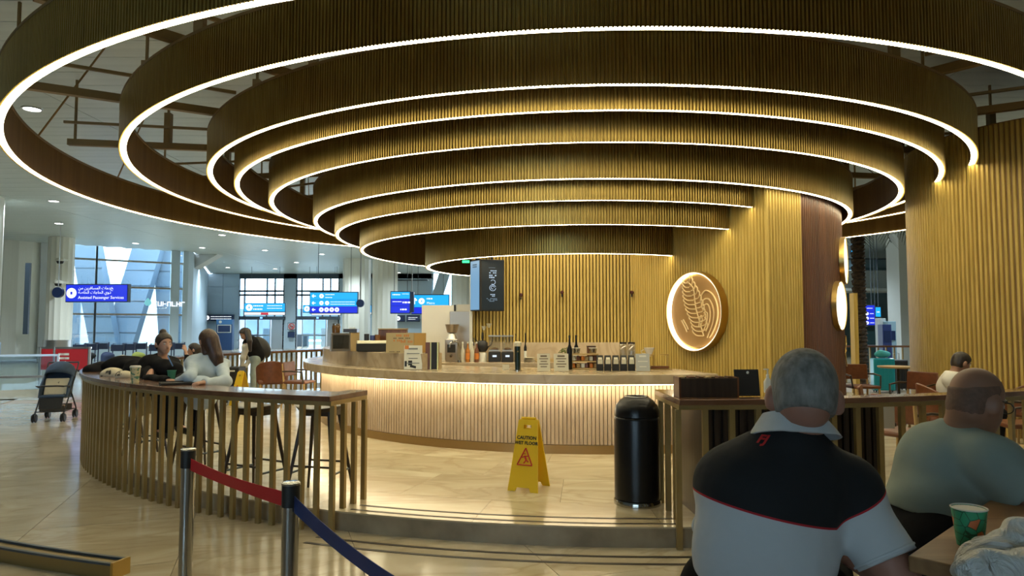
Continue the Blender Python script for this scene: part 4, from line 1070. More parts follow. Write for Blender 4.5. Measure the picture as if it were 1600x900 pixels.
def belt(name, label, a, b, w, sag, mat, slack=0.0):
    a = Vector(a); b = Vector(b); d = (b - a); d.z = 0; d.normalize(); a = a + d * .040; b = b - d * .040; n = 24; m = MB(); vs = []
    tw = lambda f: math.sin(f * PI) * .25
    for i in range(n + 1):
        f = i / n; p = a.lerp(b, f); p.z -= sag * 4 * f * (1 - f); sd = Vector((d.y, -d.x, 0)) * math.sin(tw(f)) + Vector((0, 0, math.cos(tw(f))))
        nn = Vector((d.y, -d.x, 0)) * .0012
        vs += [p + sd * w / 2 + nn, p - sd * w / 2 + nn, p - sd * w / 2 - nn, p + sd * w / 2 - nn]
    fs = [(i * 4 + k, i * 4 + (k + 1) % 4, i * 4 + 4 + (k + 1) % 4, i * 4 + 4 + k) for i in range(n) for k in range(4)] + [(3, 2, 1, 0), tuple(n * 4 + k for k in range(4))]
    m.add(vs, fs); o = m.obj(name, mat, smooth=30); return tag(o, label, 'barrier belt')
belt('barrier_belt', 'red fabric belt stretched between the two chrome posts', (s1[0], s1[1], .905), (s2[0], s2[1], .905), .062, .012, plain('red_webbing', (.55, .012, .018), rough=.6))
belt('barrier_belt', 'dark blue fabric belt sagging away from the nearer chrome post', (s2[0], s2[1], .90), (s3[0], s3[1], .90), .066, .10, plain('blue_webbing', (.009, .030, .135), rough=.6))

# low brass-clad kerb rail at the floor
t = thing('floor_rail', 'low curved brass-clad kerb rail lying on the floor with a bright end cap', 'floor rail', (-3.0, 4.6, 0))
e0 = Vector((-2.56, 4.62, 0)); e1 = Vector((-3.9, 5.02, 0)); e2 = Vector((-5.6, 5.95, 0)); pts = []
for i in range(17):
    f = i / 16; pts.append(e0 * (1 - f) ** 2 + e1 * 2 * f * (1 - f) + e2 * f * f)
def sweep(m, pts, w, z0, z1, off=0.0):
    vs = []
    for i, p in enumerate(pts):
        d = (pts[min(i + 1, len(pts) - 1)] - pts[max(i - 1, 0)]).normalized(); s = Vector((d.y, -d.x, 0))
        for a, z in ((-w / 2, z0), (w / 2, z0), (w / 2, z1), (-w / 2, z1)): vs.append(p + s * (a + off) + Vector((0, 0, z)))
    n = len(pts); return m.add(vs, [(i * 4 + k, i * 4 + (k + 1) % 4, i * 4 + 4 + (k + 1) % 4, i * 4 + 4 + k) for i in range(n - 1) for k in range(4)] + [(3, 2, 1, 0), tuple((n - 1) * 4 + k for k in range(4))])
sweep(MB(), pts, .13, 0, .085).obj('core', plain('dull_brass', (.30, .22, .09), rough=.35, metal=.7), t)
sweep(MB(), pts, .022, .085, .10, .055).obj('edge_strip', M_DKSTEEL, t); sweep(MB(), pts, .022, .085, .10, -.055).obj('edge_strip', M_DKSTEEL, t)
MB().box((e0.x + .008, e0.y, .05), (.02, .14, .11), rz=rad(-17)).obj('end_cap', M_BRASS, t)

# ================================================================ ROUND EMBLEMS
def emblem(c, n, R0, label, detail=True, power=5.0):
    """shallow drum on the wall: gold ring, glowing inner wall, recessed plate with raised line work"""
    n = Vector(n).normalized(); up = Vector((0, 0, 1)); x = up.cross(n).normalized(); c = Vector(c)
    t = thing('round_emblem', label, 'sign', c)
    L = lambda r, a, d: x * (r * math.cos(a)) + up * (r * math.sin(a)) + n * d
    def ring(prof, name, mat, N=64):
        m = MB(); vs = []; K = len(prof)
        for i in range(N):
            a = 2 * PI * i / N; vs += [L(r, a, d) for r, d in prof]
        m.add(vs, [(i * K + k, i * K + (k + 1) % K, ((i + 1) % N) * K + (k + 1) % K, ((i + 1) % N) * K + k) for i in range(N) for k in range(K)])
        return m.obj(name, mat, t, smooth=40, local=True)
    D0 = .115 if detail else .065
    ring([(R0 + .015, 0), (R0 + .015, D0), (R0 - .002, D0), (R0 - .002, 0)], 'rim', M_BRASS)
    ring([(R0 - .004, .03), (R0 - .004, D0 - .012), (R0 - .016, D0 - .012), (R0 - .016, .03)], 'light_band', emit('emblem_glow', (1, .86, .58), power))
    m = MB(); N = 48; m.add([L(R0 - .05, 2 * PI * i / N, d) for d in (.045, .06) for i in range(N)], [tuple(range(N - 1, -1, -1)), tuple(range(N, 2 * N))] + [(i, (i + 1) % N, N + (i + 1) % N, N + i) for i in range(N)])
    m.obj('plate', noisy('champagne_plate', (.34, .19, .065), (.40, .23, .085), scale=(3, 3, 3), rough=.45) if detail else emit('lit_face', (1, .9, .68), 1.6), t, local=True)
    m = MB(); m.add([L(R0 - .004, 2 * PI * i / N, d) for d in (0, .03) for i in range(N)], [tuple(range(N - 1, -1, -1)), tuple(range(N, 2 * N))] + [(i, (i + 1) % N, N + (i + 1) % N, N + i) for i in range(N)])
    m.obj('back_plate', M_BRASS, t, local=True)
    if detail:
        g = MB(); S = R0
        W_ = lambda u, v: x * (u * S) + up * (v * S) + n * .066
        def curve(ps, r=.0105):
            pts = [Vector((a, b, 0)) for a, b in ps]; out = []
            for i in range(len(pts) - 1):
                p0, p1, p2, p3 = pts[max(i - 1, 0)], pts[i], pts[i + 1], pts[min(i + 2, len(pts) - 1)]
                for k in range(6):
                    f = k / 6; out.append(.5 * ((2 * p1) + (p2 - p0) * f + (2 * p0 - 5 * p1 + 4 * p2 - p3) * f * f + (3 * p1 - p0 - 3 * p2 + p3) * f ** 3))
            out.append(pts[-1]); g.tube([W_(p.x, p.y) for p in out], r, 5)
        # plume: central spine with hooked barbs on both sides
        for i in range(13):
            f = i / 12; sx = -.27 + .52 * f + .05 * math.sin(f * 3); sy = .74 - 1.36 * f; ln = .17 + .24 * math.sin(min(1, f * 1.25) * PI * .75)
            curve([(sx, sy), (sx - ln * .6, sy + .01), (sx - ln, sy + .10), (sx - ln * 1.02, sy + .16)])
            if f < .93: curve([(sx + .02, sy + .02), (sx + ln * .5, sy + .06), (sx + ln * .62, sy + .18), (sx + ln * .45, sy + .25)])
        curve([(-.27, .78), (-.05, .60), (.0, .30), (.05, .05), (.18, -.3), (.30, -.62)])
        # scrolls on the other side
        curve([(.20, .20), (.24, .40), (.40, .52), (.60, .44), (.74, .26), (.80, 0), (.76, -.26), (.62, -.52), (.50, -.66)])
        curve([(.30, .02), (.24, .16), (.34, .30), (.50, .30), (.62, .14), (.66, -.08), (.60, -.34), (.48, -.56), (.42, -.66)])
        curve([(.34, .04), (.34, .14), (.44, .18), (.52, .08), (.54, -.12), (.48, -.34), (.38, -.5)])
        curve([(.36, -.02), (.44, -.06), (.42, -.26), (.34, -.42), (.26, -.52)])
        curve([(.22, -.1), (.16, -.24), (.14, -.38), (.22, -.34), (.26, -.2), (.22, -.1)])
        curve([(-.50, -.22), (-.36, -.42), (-.30, -.52)]); curve([(-.44, -.2), (-.30, -.38), (-.26, -.46)])
        g.obj('raised_linework', plain('pale_gilt', (.78, .58, .30), rough=.4), t, smooth=60, local=True)
    return t
r_ = 3.17; ec = pol(r_, AW + .3, EYE + .215)
emblem(ec + Vector((nA[0], nA[1], 0)) * .02, (nA[0], nA[1], 0), .545, 'large round glowing emblem with plume and scroll relief on the gold ribbed wall')
for a_, z_, lb in ((53, .30, 'lower round glowing emblem seen nearly edge-on on the walnut drum'), (59.5, .98, 'upper round glowing emblem seen edge-on at the far side of the walnut drum')):
    pp_ = pol(RD - .02, a_, EYE + z_); emblem(pp_, (math.sin(rad(a_)), -math.cos(rad(a_)), 0), .34, lb, False)
# faint gilt ornament lower on the walnut
t = thing('wall_ornament', 'small gilt wire ornament low on the walnut drum beneath the emblems', 'ornament', pol(RD + .01, 59, EYE - .35))
g = MB(); cc_ = pol(RD + .01, 59, EYE - .35); tx = Vector((math.cos(rad(59)), math.sin(rad(59)), 0))
g.tube([cc_ + tx * (.10 * math.sin(i * .55)) + Vector((0, 0, .22 - i * .03)) for i in range(16)], .008, 6); g.tube([cc_ + tx * (.06 + .07 * math.cos(i * .5)) + Vector((0, 0, .1 + .12 * math.sin(i * .5))) for i in range(12)], .007, 6)
g.obj('wire', M_BRASS, t, smooth=60)

# ================================================================ MENU SCREENS
def screen(name, label, px0, px1, y0, y1, zb, zt, face, content):
    a = D(px0, 450, y0); b = D(px1, 450, y1); a.z = b.z = 0; d = (b - a).normalized(); n = Vector((d.y, -d.x, 0)); c = (a + b) / 2; w = (b - a).length; rz = math.atan2(d.y, d.x)
    t = thing(name, label, 'screen', (c.x, c.y, zb))
    bevel(MB().box(Vector((c.x, c.y, (zb + zt) / 2)) - n * .045, (w, .09, zt - zb), rz=rz).obj('housing', M_BLACKM, t), .005)
    q0 = Vector((c.x, c.y, (zb + zt) / 2)); MB().box(q0 + n * .004, (w - .03, .006, zt - zb - .04), rz=rz).obj('display', face, t)
    MB().cyl(q0 - n * .04 + Vector((0, 0, (zt - zb) / 2)), q0 - n * .04 + Vector((0, 0, (zt - zb) / 2 + .45)), .02, n=8).obj('mount', M_BLACKM, t)
    content(t, lambda u, v, dd=.0085: q0 + d * (u * w / 2) + Vector((0, 0, v * (zt - zb) / 2)) + n * dd - Vector(t.location), (math.pi / 2, 0, rz), w)
    return t
M_TXT = emit('screen_text', (.62, .80, 1.0), .75); M_TXTD = emit('screen_text_dim', (.5, .7, .9), .4)
def black_content(t, P, R, w):
    for i, (v, ww, h) in enumerate(((.56, .42, .018), (.48, .40, .018), (.38, .40, .022), (.30, .40, .022), (-.36, .26, .016), (-.42, .24, .016), (-.52, .66, .012), (-.57, .5, .012), (-.62, .36, .012), (.68, .44, .006))):
        m = MB(); n_ = max(3, int(ww * 12)); 
        for k in range(n_):
            if (k * 7 + i * 3) % 5 == 0: continue
            u0 = -ww / 2 * 1.6 + k * ww * 1.6 / n_; c = P(u0 + ww * .8 / n_, v); m.box(c, (ww * w * .62 / n_, .001, h * (.8 + .2 * ((k * 5 + i) % 3) / 2)), rz=R[2])
        o = m.obj('text_line', M_TXT if i < 6 else M_TXTD, t, local=True); o['kind'] = 'stuff'
    g = MB()
    for (cu, cv, r, a0, a1) in ((.02, .12, .040, -2.2, 2.6), (.0, -.10, .052, .3, 6.2), (.0, -.09, .026, 0, 5.0)):
        g.tube([P(cu + r / w * 1.9 * math.cos(a), cv + r * 2.2 * math.sin(a)) for a in np.linspace(a0, a1, 16)], .0045, 5)
    g.obj('cup_drawing', M_TXT, t, local=True, smooth=60)
def blue_content(t, P, R, w):
    m = MB()
    for v in (.80, .72): m.box(P(0, v), (w * .45, .001, .022), rz=R[2])
    m.obj('text_line', plain('navy_print', (.02, .08, .2)), t, local=True)
screen('menu_screen', 'black menu screen with white lettering and a line-drawn cup, hanging by the gold wall', 751, 788, 10.62, 10.74, EYE + .245, EYE + 1.04, emit('dark_display', (.010, .020, .024), .8), black_content)
screen('menu_screen', 'narrow pale blue menu screen angled away beside the black one', 735, 749.8, 10.84, 10.60, EYE + .245, EYE + 1.04, emit('blue_display', (.20, .42, .66), .85), blue_content)
p = D(728, 409, 13.6); t = thing('exit_light', 'tiny green exit light on the inner face of the innermost ring', 'exit light', p)
MB().box(p, (.16, .04, .07)).obj('housing', M_BLACKM, t); MB().box(p - Vector((0, .025, 0)), (.14, .01, .05)).obj('lens', emit('green_glow', (.05, .9, .25), 2.5), t)
for k, (px, py) in enumerate(((814, 461), (878, 457), (987, 457))):
    p = D(px, py, YB - .02); t = thing('wall_hook', ('small dark knob on the gold wall right of the menu screen', 'small dark knob in the middle of the gold back wall', 'small dark knob where the gold back wall meets the emblem wall')[k], 'knob', p)
    MB().lathe([(.03, -.0), (.03, -.03), (.015, -.05)], p, 12, axis='y').obj('knob', plain('dark_red_knob', (.06, .01, .01), rough=.4), t, smooth=50)
    MB().box(p + Vector((0, -.01, -.04)), (.02, .02, .06)).obj('stem', M_BLACKM, t)

# ================================================================ THINGS ON THE COUNTERS
CT, SH, WK, LT, RT = 1.085, 1.285, 1.10, 1.072, 1.09
def stand_at(px, py, z): p = G(px, py, z); return p.x, p.y
def lath(name, prof, x, y, z, mat, t, n=20): return MB().lathe(prof, (x, y, z), n).obj(name, mat, t, smooth=45)
def cup(x, y, z, h, rt, rb, body, label, lid=None, name='paper_cup', group=None, band=None):
    t = thing(name, label, 'cup', (x, y, z), group=group)
    lath('cup_wall', [(rb, 0), (rt, h), (rt + .003, h + .002), (rt + .003, h - .004), (rt - .003, h - .004), (rb - .003, .004)], x, y, z, body, t)
    if lid: lath('lid', [(rt + .004, h), (rt + .004, h + .008), (rt - .004, h + .018), (.001, h + .018)], x, y, z, lid, t)
    if band: lath('sleeve', [(rb + (rt - rb) * .3 + .002, h * .3), (rb + (rt - rb) * .75 + .002, h * .75)], x, y, z, band, t)
    return t
def bottle(x, y, z, h, r, body, label, neck=.35, cap=M_BLACKM, lab=None, group=None):
    t = thing('bottle', label, 'bottle', (x, y, z), group=group); hb = h * (1 - neck)
    lath('glass', [(r * .95, 0), (r, .01), (r, hb * .9), (r * .38, hb * 1.12), (r * .34, h * .94)], x, y, z, body, t)
    lath('cap', [(r * .40, h * .92), (r * .40, h), (.001, h)], x, y, z, cap, t, 12)
    if lab: lath('label', [(r * 1.02, hb * .22), (r * 1.02, hb * .68)], x, y, z, lab, t)
    return t
def card(px0, px1, pyb, h, z, label, mats, name='sign_card', tilt=.12, lines=5, dy=0.0):
    a = G((px0 + px1) / 2, pyb, z); a.y += dy; w = (px1 - px0) / F * a.y; t = thing(name, label, 'sign card', (a.x, a.y, z), rad(4))
    MB().box((0, h / 2 * math.sin(tilt), h / 2 + .004), (w, .008, h), rx=-tilt).obj('board', mats[0], t, local=True)
    MB().box((0, h * math.sin(tilt) * .5 + .03, .012), (w * .8, .06, .008)).obj('foot', mats[0], t, local=True)
    m = MB()
    for i in range(lines):
        hh = h * (.86 - .6 * i / max(1, lines - 1)); m.box((0, hh * math.sin(tilt) - .0055, hh + .004), (w * (.7 if i % 2 else .5), .001, .011 if i else .02), rx=-tilt)
    m.obj('printed_text', mats[1], t, local=True)['kind'] = 'stuff'
    return t, w
M_STEELW = plain('warm_brushed_steel', (.45, .40, .34), rough=.3, metal=.9)
# raised shelf
x, y = stand_at(535, 549, SH); y += .12
t = thing('display_box', 'steel and glass display box at the left end of the raised stone shelf', 'display box', (x, y, SH), rad(20))
MB().box((-.06, 0, .125), (.26, .2, .25)).obj('case', M_STEELW, t, local=True); MB().box((-.06, -.104, .13), (.22, .008, .19)).obj('glass_front', M_CLEAR, t, local=True)
MB().box((.13, .0, .13), (.12, .2, .26)).obj('wood_side', M_KRAFT, t, local=True)
x1_, y1_ = x - .12, y
t = thing('jar', 'dark jar on the steel display box', 'jar', (x1_, y1_, SH + .25)); lath('glass', [(.055, 0), (.06, .09), (.05, .11)], x1_, y1_, SH + .252, plain('amber_jar', (.12, .06, .02), rough=.2), t); lath('lid', [(.054, .11), (.054, .13), (.001, .13)], x1_, y1_, SH + .252, M_STEELW, t)
t = thing('tray', 'low dark tray on top of the display box', 'tray', (x + .09, y, SH + .26)); MB().box((x + .09, y, SH + .285), (.19, .14, .05)).obj('pan', M_DKWOOD, t); MB().box((x + .11, y - .02, SH + .318), (.07, .06, .018)).obj('napkin', M_PAPER, t)
x, y = stand_at(577, 550, SH); y += .14
t = thing('card_terminal', 'black countertop machine with a rounded cream lid on the raised shelf', 'machine', (x, y, SH), rad(15))
bevel(MB().box((0, 0, .06), (.40, .22, .11)).obj('body', M_BLACKM, t, local=True), .01)
m = MB(); m.add([(sx * .195, yy, zz) for sx in (-1, 1) for yy, zz in ((-.115, .115), (-.09, .14), (-.03, .152), (.10, .15), (.10, .117))], [(4, 3, 2, 1, 0), (5, 6, 7, 8, 9)] + [(i, i + 1, i + 6, i + 5) for i in range(4)] + [(4, 0, 5, 9)]); m.obj('lid', M_CREAM, t, local=True)
x2_, y2_ = x - .05, y + .02
for k, (dx, c_, hh) in enumerate(((-.05, (.02, .02, .03), .26), (.03, (.05, .07, .22), .24), (.10, (.16, .07, .02), .25))):
    xx, yy = x2_ + dx, y2_ + .14; t = thing('cup_stack', ('black stack of lids behind the rounded machine', 'blue stack of paper cups behind the rounded machine', 'brown stack of paper cups behind the rounded machine')[k], 'cup stack', (xx, yy, SH))
    for j in range(6): lath('cup', [(.030, .02 * j), (.036, .02 * j + hh - .12)], xx, yy, SH, plain('stack_tone', c_, rough=.4), t, 14)
x, y = stand_at(606, 549, SH); y += .42
t = thing('storage_box', 'dark brown box behind the kraft notice on the raised shelf', 'box', (x, y, SH)); bevel(MB().box((x, y, SH + .15), (.40, .16, .30)).obj('body', M_WALNUT, t), .008); MB().box((x, y, SH + .307), (.41, .17, .014)).obj('lid', M_KRAFT, t)
x, y = stand_at(632, 552, SH); y += .10
t = thing('kraft_notice', 'kraft notice box with faded orange printing at the right end of the raised shelf', 'notice', (x, y, SH), rad(6))
MB().box((-.07, 0, .13), (.36, .03, .26)).obj('printed_face', plain('pale_kraft', (.46, .36, .18), rough=.6), t, local=True); MB().box((.18, .01, .13), (.16, .05, .255)).obj('amber_side', plain('amber_card', (.50, .29, .07), rough=.5), t, local=True)
for i, (u, v, w_, h_, mm) in enumerate(((-.04, .225, .17, .028, M_ORANGE), (-.05, .19, .22, .012, M_DKWOOD), (-.08, .16, .16, .022, M_ORANGE), (.0, .145, .18, .026, M_ORANGE), (-.14, .018, .14, .008, M_DKWOOD), (.03, .018, .12, .008, M_DKWOOD))):
    m = MB(); n_ = int(w_ / .022)
    for k in range(n_):
        if (k + i) % 4 == 3: continue
        m.box((u - w_ / 2 + (k + .5) * w_ / n_, -.0165, v), (w_ / n_ * .6, .001, h_))
    m.obj('printed_line', mm, t, local=True)['kind'] = 'stuff'
# front counter
t, w = card(633, 661, 577, .30, CT, 'white poster stand with an orange corner at the foot of the raised shelf', (M_PAPER, plain('grey_print', (.18, .2, .2))), name='poster_stand', lines=4, dy=-.10)
MB().box((-w * .36, .29 * math.sin(.12) - .007, .28), (w * .22, .002, .045), rx=-.12).obj('orange_corner', M_ORANGE, t, local=True)
m = MB()
m.box((-w * .40, .004, .075), (w * .12, .002, .07), rx=-.12); m.box((-w * .16, .006, .085), (w * .22, .002, .06), rx=-.12); m.box((w * .08, .000, .035), (w * .5, .002, .03), rx=-.12, ry=.25)
m.obj('dark_picture', M_BLKP, t, local=True)['kind'] = 'stuff'
x, y = stand_at(675, 577, CT); y += .05
t = thing('cup_dispenser', 'gold and black upright cup dispenser beside the white poster stand', 'dispenser', (x, y, CT))
MB().box((x - .055, y, CT + .17), (.06, .1, .34)).obj('brown_column', M_LEATHER, t); MB().box((x - .018, y, CT + .17), (.012, .11, .345)).obj('gold_edge', M_BRASS, t); MB().box((x + .025, y, CT + .17), (.07, .1, .34)).obj('black_column', M_BLACKM, t); MB().box((x + .072, y, CT + .17), (.018, .11, .345)).obj('gold_edge', M_BRASS, t)
x, y = stand_at(809, 580, CT); y += .05
t = thing('tap_tower', 'dark green tap tower with a cream cap on the front counter', 'tap', (x, y, CT))
lath('column', [(.034, .0), (.034, .30)], x, y, CT, plain('dark_green_metal', (.010, .022, .018), rough=.2), t); lath('foot', [(.05, 0), (.05, .012), (.036, .018)], x, y, CT, M_CHROME, t)
lath('cap', [(.042, .30), (.046, .31), (.046, .345), (.03, .36)], x, y, CT, M_CREAM, t); MB().cyl((x, y, CT + .25), (x, y - .09, CT + .24), .010, n=8).obj('spout', M_CHROME, t)
for k, (px0, px1, lb) in enumerate(((840, 860, 'left one of the two cream price cards near the middle of the counter'), (866, 889, 'right one of the two cream price cards, beside the dark bottles'))):
    card(px0, px1, 581, .21, CT, lb, (M_CREAM, plain('brown_print', (.15, .11, .07))), dy=.05)
card(995, 1017, 581, .21, CT, 'grey and white price card right of the black coffee bags', (plain('grey_card', (.40, .42, .40)), M_PAPER), dy=.05, lines=3)
x, y = stand_at(790, 578, CT); y += .08; t = thing('small_box', 'small cream box lying on the counter left of the tap tower', 'box', (x, y, CT)); bevel(MB().box((x, y, CT + .035), (.085, .06, .07)).obj('body', M_CREAM, t), .004); MB().box((x, y, CT + .073), (.088, .062, .008)).obj('lid', M_KRAFT, t)
# dark bottles
bottle(*[v + o for v, o in zip(stand_at(891, 578, CT), (0, .08))], CT, .43, .036, M_BLACK, 'taller dark bottle beside the price card, left of the pair', lab=None)
bottle(*[v + o for v, o in zip(stand_at(902, 576, CT), (0, .14))], CT, .43, .036, M_BLACK, 'dark bottle with a white band, right of the pair by the price card', lab=M_PAPER)
# coffee bags
for k in range(5):
    px = 938.5 + k * 12.4; x, y = stand_at(px, 580, CT); y += .07
    t = thing('coffee_bag', ('black coffee bag with cream label, first from the pastry rack', 'black coffee bag with cream label, second from the pastry rack', 'black coffee bag with cream label, middle of the five', 'black coffee bag with cream label, second from the grey price card', 'black coffee bag with cream label, next to the grey price card')[k], 'coffee bag', (x, y, CT), group='row of five black coffee bags')
    m = MB(); hh = .19; m.add([(sx * .043, sy * .028, 0) for sx, sy in ((-1, -1), (1, -1), (1, 1), (-1, 1))] + [(sx * .041, sy * .03, .13) for sx, sy in ((-1, -1), (1, -1), (1, 1), (-1, 1))] + [(sx * .038, sy * .005, hh) for sx, sy in ((-1, -1), (1, -1), (1, 1), (-1, 1))],
          [(3, 2, 1, 0), (0, 1, 5, 4), (1, 2, 6, 5), (2, 3, 7, 6), (3, 0, 4, 7), (4, 5, 9, 8), (5, 6, 10, 9), (6, 7, 11, 10), (7, 4, 8, 11), (8, 9, 10, 11)])
    bevel(m.obj('pouch', M_BLACKM, t, local=True), .004)
    lm = MB(); lm.slab([(-.030, -.0305, .085), (.030, -.0305, .085), (.030, -.0315, .135), (-.030, -.0315, .135)], (0, -.001, 0)); lm.slab([(-.026, -.031, .138), (.026, -.031, .138), (.022, -.018, .165), (-.022, -.018, .165)], (0, -.001, .0))
    lm.obj('label', M_CREAM, t, local=True)
# pastry rack
x, y = stand_at(915, 578, CT); y += .16
t = thing('pastry_rack', 'two-tier wooden rack filled with packets, between dark bottles and coffee bags', 'rack', (x, y, CT))
for z_ in (.01, .10, .19): MB().box((x, y, CT + z_), (.34, .2, .014)).obj('shelf', M_KRAFT, t)
for sx in (-1, 1): MB().box((x + sx * .165, y, CT + .10), (.012, .2, .2)).obj('side', M_KRAFT, t)
for k in range(12):
    xx = x - .135 + (k % 6) * .054; zz = CT + (.019 if k < 6 else .109)
    g_ = thing('snack_packet', '%s snack packet, %s on the %s shelf of the pastry rack' % (('orange', 'tan', 'white', 'brown')[(k * 5) % 4], ('first', 'second', 'third', 'fourth', 'fifth', 'last')[k % 6], 'lower' if k < 6 else 'upper'), 'packet', (xx, y - .03, zz), group='snack packets on the pastry rack')
    bevel(MB().box((xx, y - .03, zz + .030), (.045, .07, .058), rz=.2 * ((k * 7) % 3 - 1)).obj('wrapper', (M_ORANGE, M_KRAFT, M_PAPER, M_LEATHER)[(k * 5) % 4], g_), .008)
for k, (px, lb) in enumerate(((904, 'small clear tumbler standing on the pastry rack, left one'), (928, 'small clear tumbler standing on the pastry rack, right one'))):
    xx = x + (-.10, .11)[k]; t = thing('tumbler', lb, 'glass', (xx, y, CT + .198)); lath('glass', [(.042, 0), (.052, .07), (.049, .07), (.04, .004)], xx, y, CT + .198, M_CLEAR, t); lath('rim', [(.053, .068), (.054, .073), (.05, .073)], xx, y, CT + .198, M_PAPER, t)
x3, y3 = x + .11, y + .18
bt = thing('storage_tin', 'brown tin behind the pastry rack', 'tin', (x3, y3, CT)); MB().box((x3, y3, CT + .14), (.11, .08, .28)).obj('body', M_WALNUT, bt); MB().box((x3, y3, CT + .285), (.115, .085, .012)).obj('lid', M_DKWOOD, bt)
t = thing('potted_herb', 'small green herb in a black pot behind the right price card', 'plant', (.98, 9.55, CT)); xx, yy = stand_at(879, 572, CT)
t.location = (xx, yy, CT); lath('pot', [(.035, 0), (.05, .15), (.045, .15)], xx, yy, CT, M_BLACKM, t)
m = MB()
for i in range(26):
    a = i * 2.4; r = .02 + .045 * random.random(); zz = .17 + .07 * random.random(); c = Vector((xx + r * math.cos(a), yy + r * math.sin(a), CT + zz)); m.slab([c, c + Vector((.02, .004, .008)), c + Vector((.026, 0, .02)), c + Vector((.006, -.004, .016))], (0, .001, .001))
m.obj('leaves', plain('herb_green', (.12, .17, .03), rough=.5), t)['kind'] = 'stuff'
MB().cyl((xx, yy, CT + .14), (xx, yy, CT + .2), .004, n=6).obj('stem', plain('stem_green', (.1, .12, .03)), t)
# glass canisters
for k, (px, lb) in enumerate(((974, 'left one of two tall glass canisters behind the coffee bags'), (987, 'right one of two tall glass canisters behind the coffee bags'))):
    xx, yy = stand_at(px, 574, CT); t = thing('glass_canister', lb, 'canister', (xx, yy, CT)); lath('jar', [(.050, 0), (.052, .3), (.046, .31)], xx, yy, CT, M_CLEAR, t); lath('lid', [(.048, .31), (.048, .335), (.001, .335)], xx, yy, CT, M_DKWOOD, t); lath('contents', [(.046, .004), (.046, .12 + .1 * k)], xx, yy, CT, plain('pale_sugar', (.5, .42, .33)), t)
# pour-over stand and cone
xx, yy = stand_at(1029, 578, CT); yy += .08
t = thing('pour_over_stand', 'thin gold pour-over stand at the right end of the counter', 'stand', (xx, yy, CT))
MB().box((xx, yy, CT + .006), (.36, .12, .012)).obj('base', M_BRASS, t)
for dx in (-.045, .13): MB().cyl((xx + dx, yy, CT + .01), (xx + dx, yy, CT + .185), .006, n=8).obj('upright', M_BRASS, t)
for dx in (-.10, .09):
    MB().tube([(xx + dx + .05 * math.cos(a), yy + .05 * math.sin(a), CT + .185) for a in np.linspace(0, 2 * PI, 20, endpoint=False)], .005, 6, closed=True).obj('ring', M_BRASS, t)
MB().box((xx + .03, yy, CT + .03), (.22, .07, .03)).obj('drip_tray', M_WALNUT, t)
t = thing('dripper_cone', 'white coffee dripper cone sitting in the gold pour-over stand', 'dripper', (xx - .10, yy, CT + .18)); lath('cone', [(.022, .0), (.068, .11), (.064, .11), (.018, .004)], xx - .10, yy, CT + .165, plain('white_ceramic', (.7, .66, .58), rough=.25), t)
MB().tube([(xx - .165, yy, CT + .25), (xx - .20, yy, CT + .235), (xx - .19, yy, CT + .20), (xx - .145, yy, CT + .20)], .005, 6).obj('handle', plain('white_ceramic2', (.7, .66, .58), rough=.25), t)

# work counter at the back (y 10.2 - 10.9)
def wx(px, y=10.45): return (px - 800) / F * y
x, y = wx(706), 10.5
t = thing('coffee_grinder', 'steel coffee grinder with an open hopper in front of the steel cabinet', 'grinder', (x, y, WK))
bevel(MB().box((x, y, WK + .17), (.19, .2, .34)).obj('body', M_STEELW, t), .01); lath('hopper', [(.03, .42), (.075, .44), (.105, .56), (.10, .56), (.07, .45)], x, y, WK, M_STEELW, t); lath('throat', [(.08, .34), (.05, .42)], x, y, WK, M_STEEL, t)
MB().box((x, y - .108, WK + .2), (.12, .015, .12)).obj('panel', M_BLACKM, t); MB().cyl((x, y - .1, WK + .10), (x, y - .17, WK + .09), .02, n=10).obj('chute', M_CHROME, t)
x = wx(718, 10.3); t = thing('faucet', 'chrome gooseneck faucet beside the coffee grinder', 'faucet', (x, 10.32, WK))
MB().tube([(x, 10.32, WK), (x, 10.32, WK + .22), (x - .02, 10.30, WK + .29), (x - .08, 10.27, WK + .32), (x - .13, 10.25, WK + .28), (x - .14, 10.25, WK + .22)], .012, 8).obj('neck', M_CHROME, t, smooth=60); lath('base', [(.03, 0), (.025, .03)], x, 10.32, WK, M_CHROME, t)
M_AMB = plain('amber_syrup', (.40, .15, .03), rough=.15); M_PALEG = plain('pale_syrup', (.50, .48, .38), rough=.15)
for k, (px, mm, lb) in enumerate(((723, M_PALEG, 'pale syrup bottle with pump nearest the faucet'), (731, M_AMB, 'amber syrup bottle with pump, second from the faucet'), (738, M_PALEG, 'clear syrup bottle with pump between two amber ones'), (745, M_LEATHER, 'dark red syrup bottle nearest the black pot'))):
    bottle(wx(px, 10.35), 10.36, WK, .30, .032, mm, lb, cap=M_PAPER, lab=M_ORANGE if k % 2 else None, group='syrup bottles by the faucet')
x = wx(754, 10.4); t = thing('carafe_stand', 'black kettle on a stand above a white canister, by the syrup bottles', 'kettle', (x, 10.42, WK))
lath('canister', [(.065, 0), (.068, .13), (.06, .14)], x, 10.42, WK, plain('white_enamel', (.6, .58, .5), rough=.3), t); lath('kettle_body', [(.05, .15), (.085, .20), (.075, .29), (.04, .32)], x, 10.42, WK, M_BLACKM, t); lath('knob', [(.012, .32), (.018, .36), (.012, .44)], x, 10.42, WK, M_BLACKM, t, 10)
MB().tube([(x + .07, 10.42, WK + .21), (x + .13, 10.42, WK + .26), (x + .15, 10.42, WK + .33)], .010, 6).obj('spout', M_BLACKM, t, smooth=60); MB().tube([(x - .07, 10.42, WK + .30), (x - .14, 10.42, WK + .36), (x - .13, 10.42, WK + .24)], .008, 6).obj('handle', M_BLACKM, t, smooth=60)
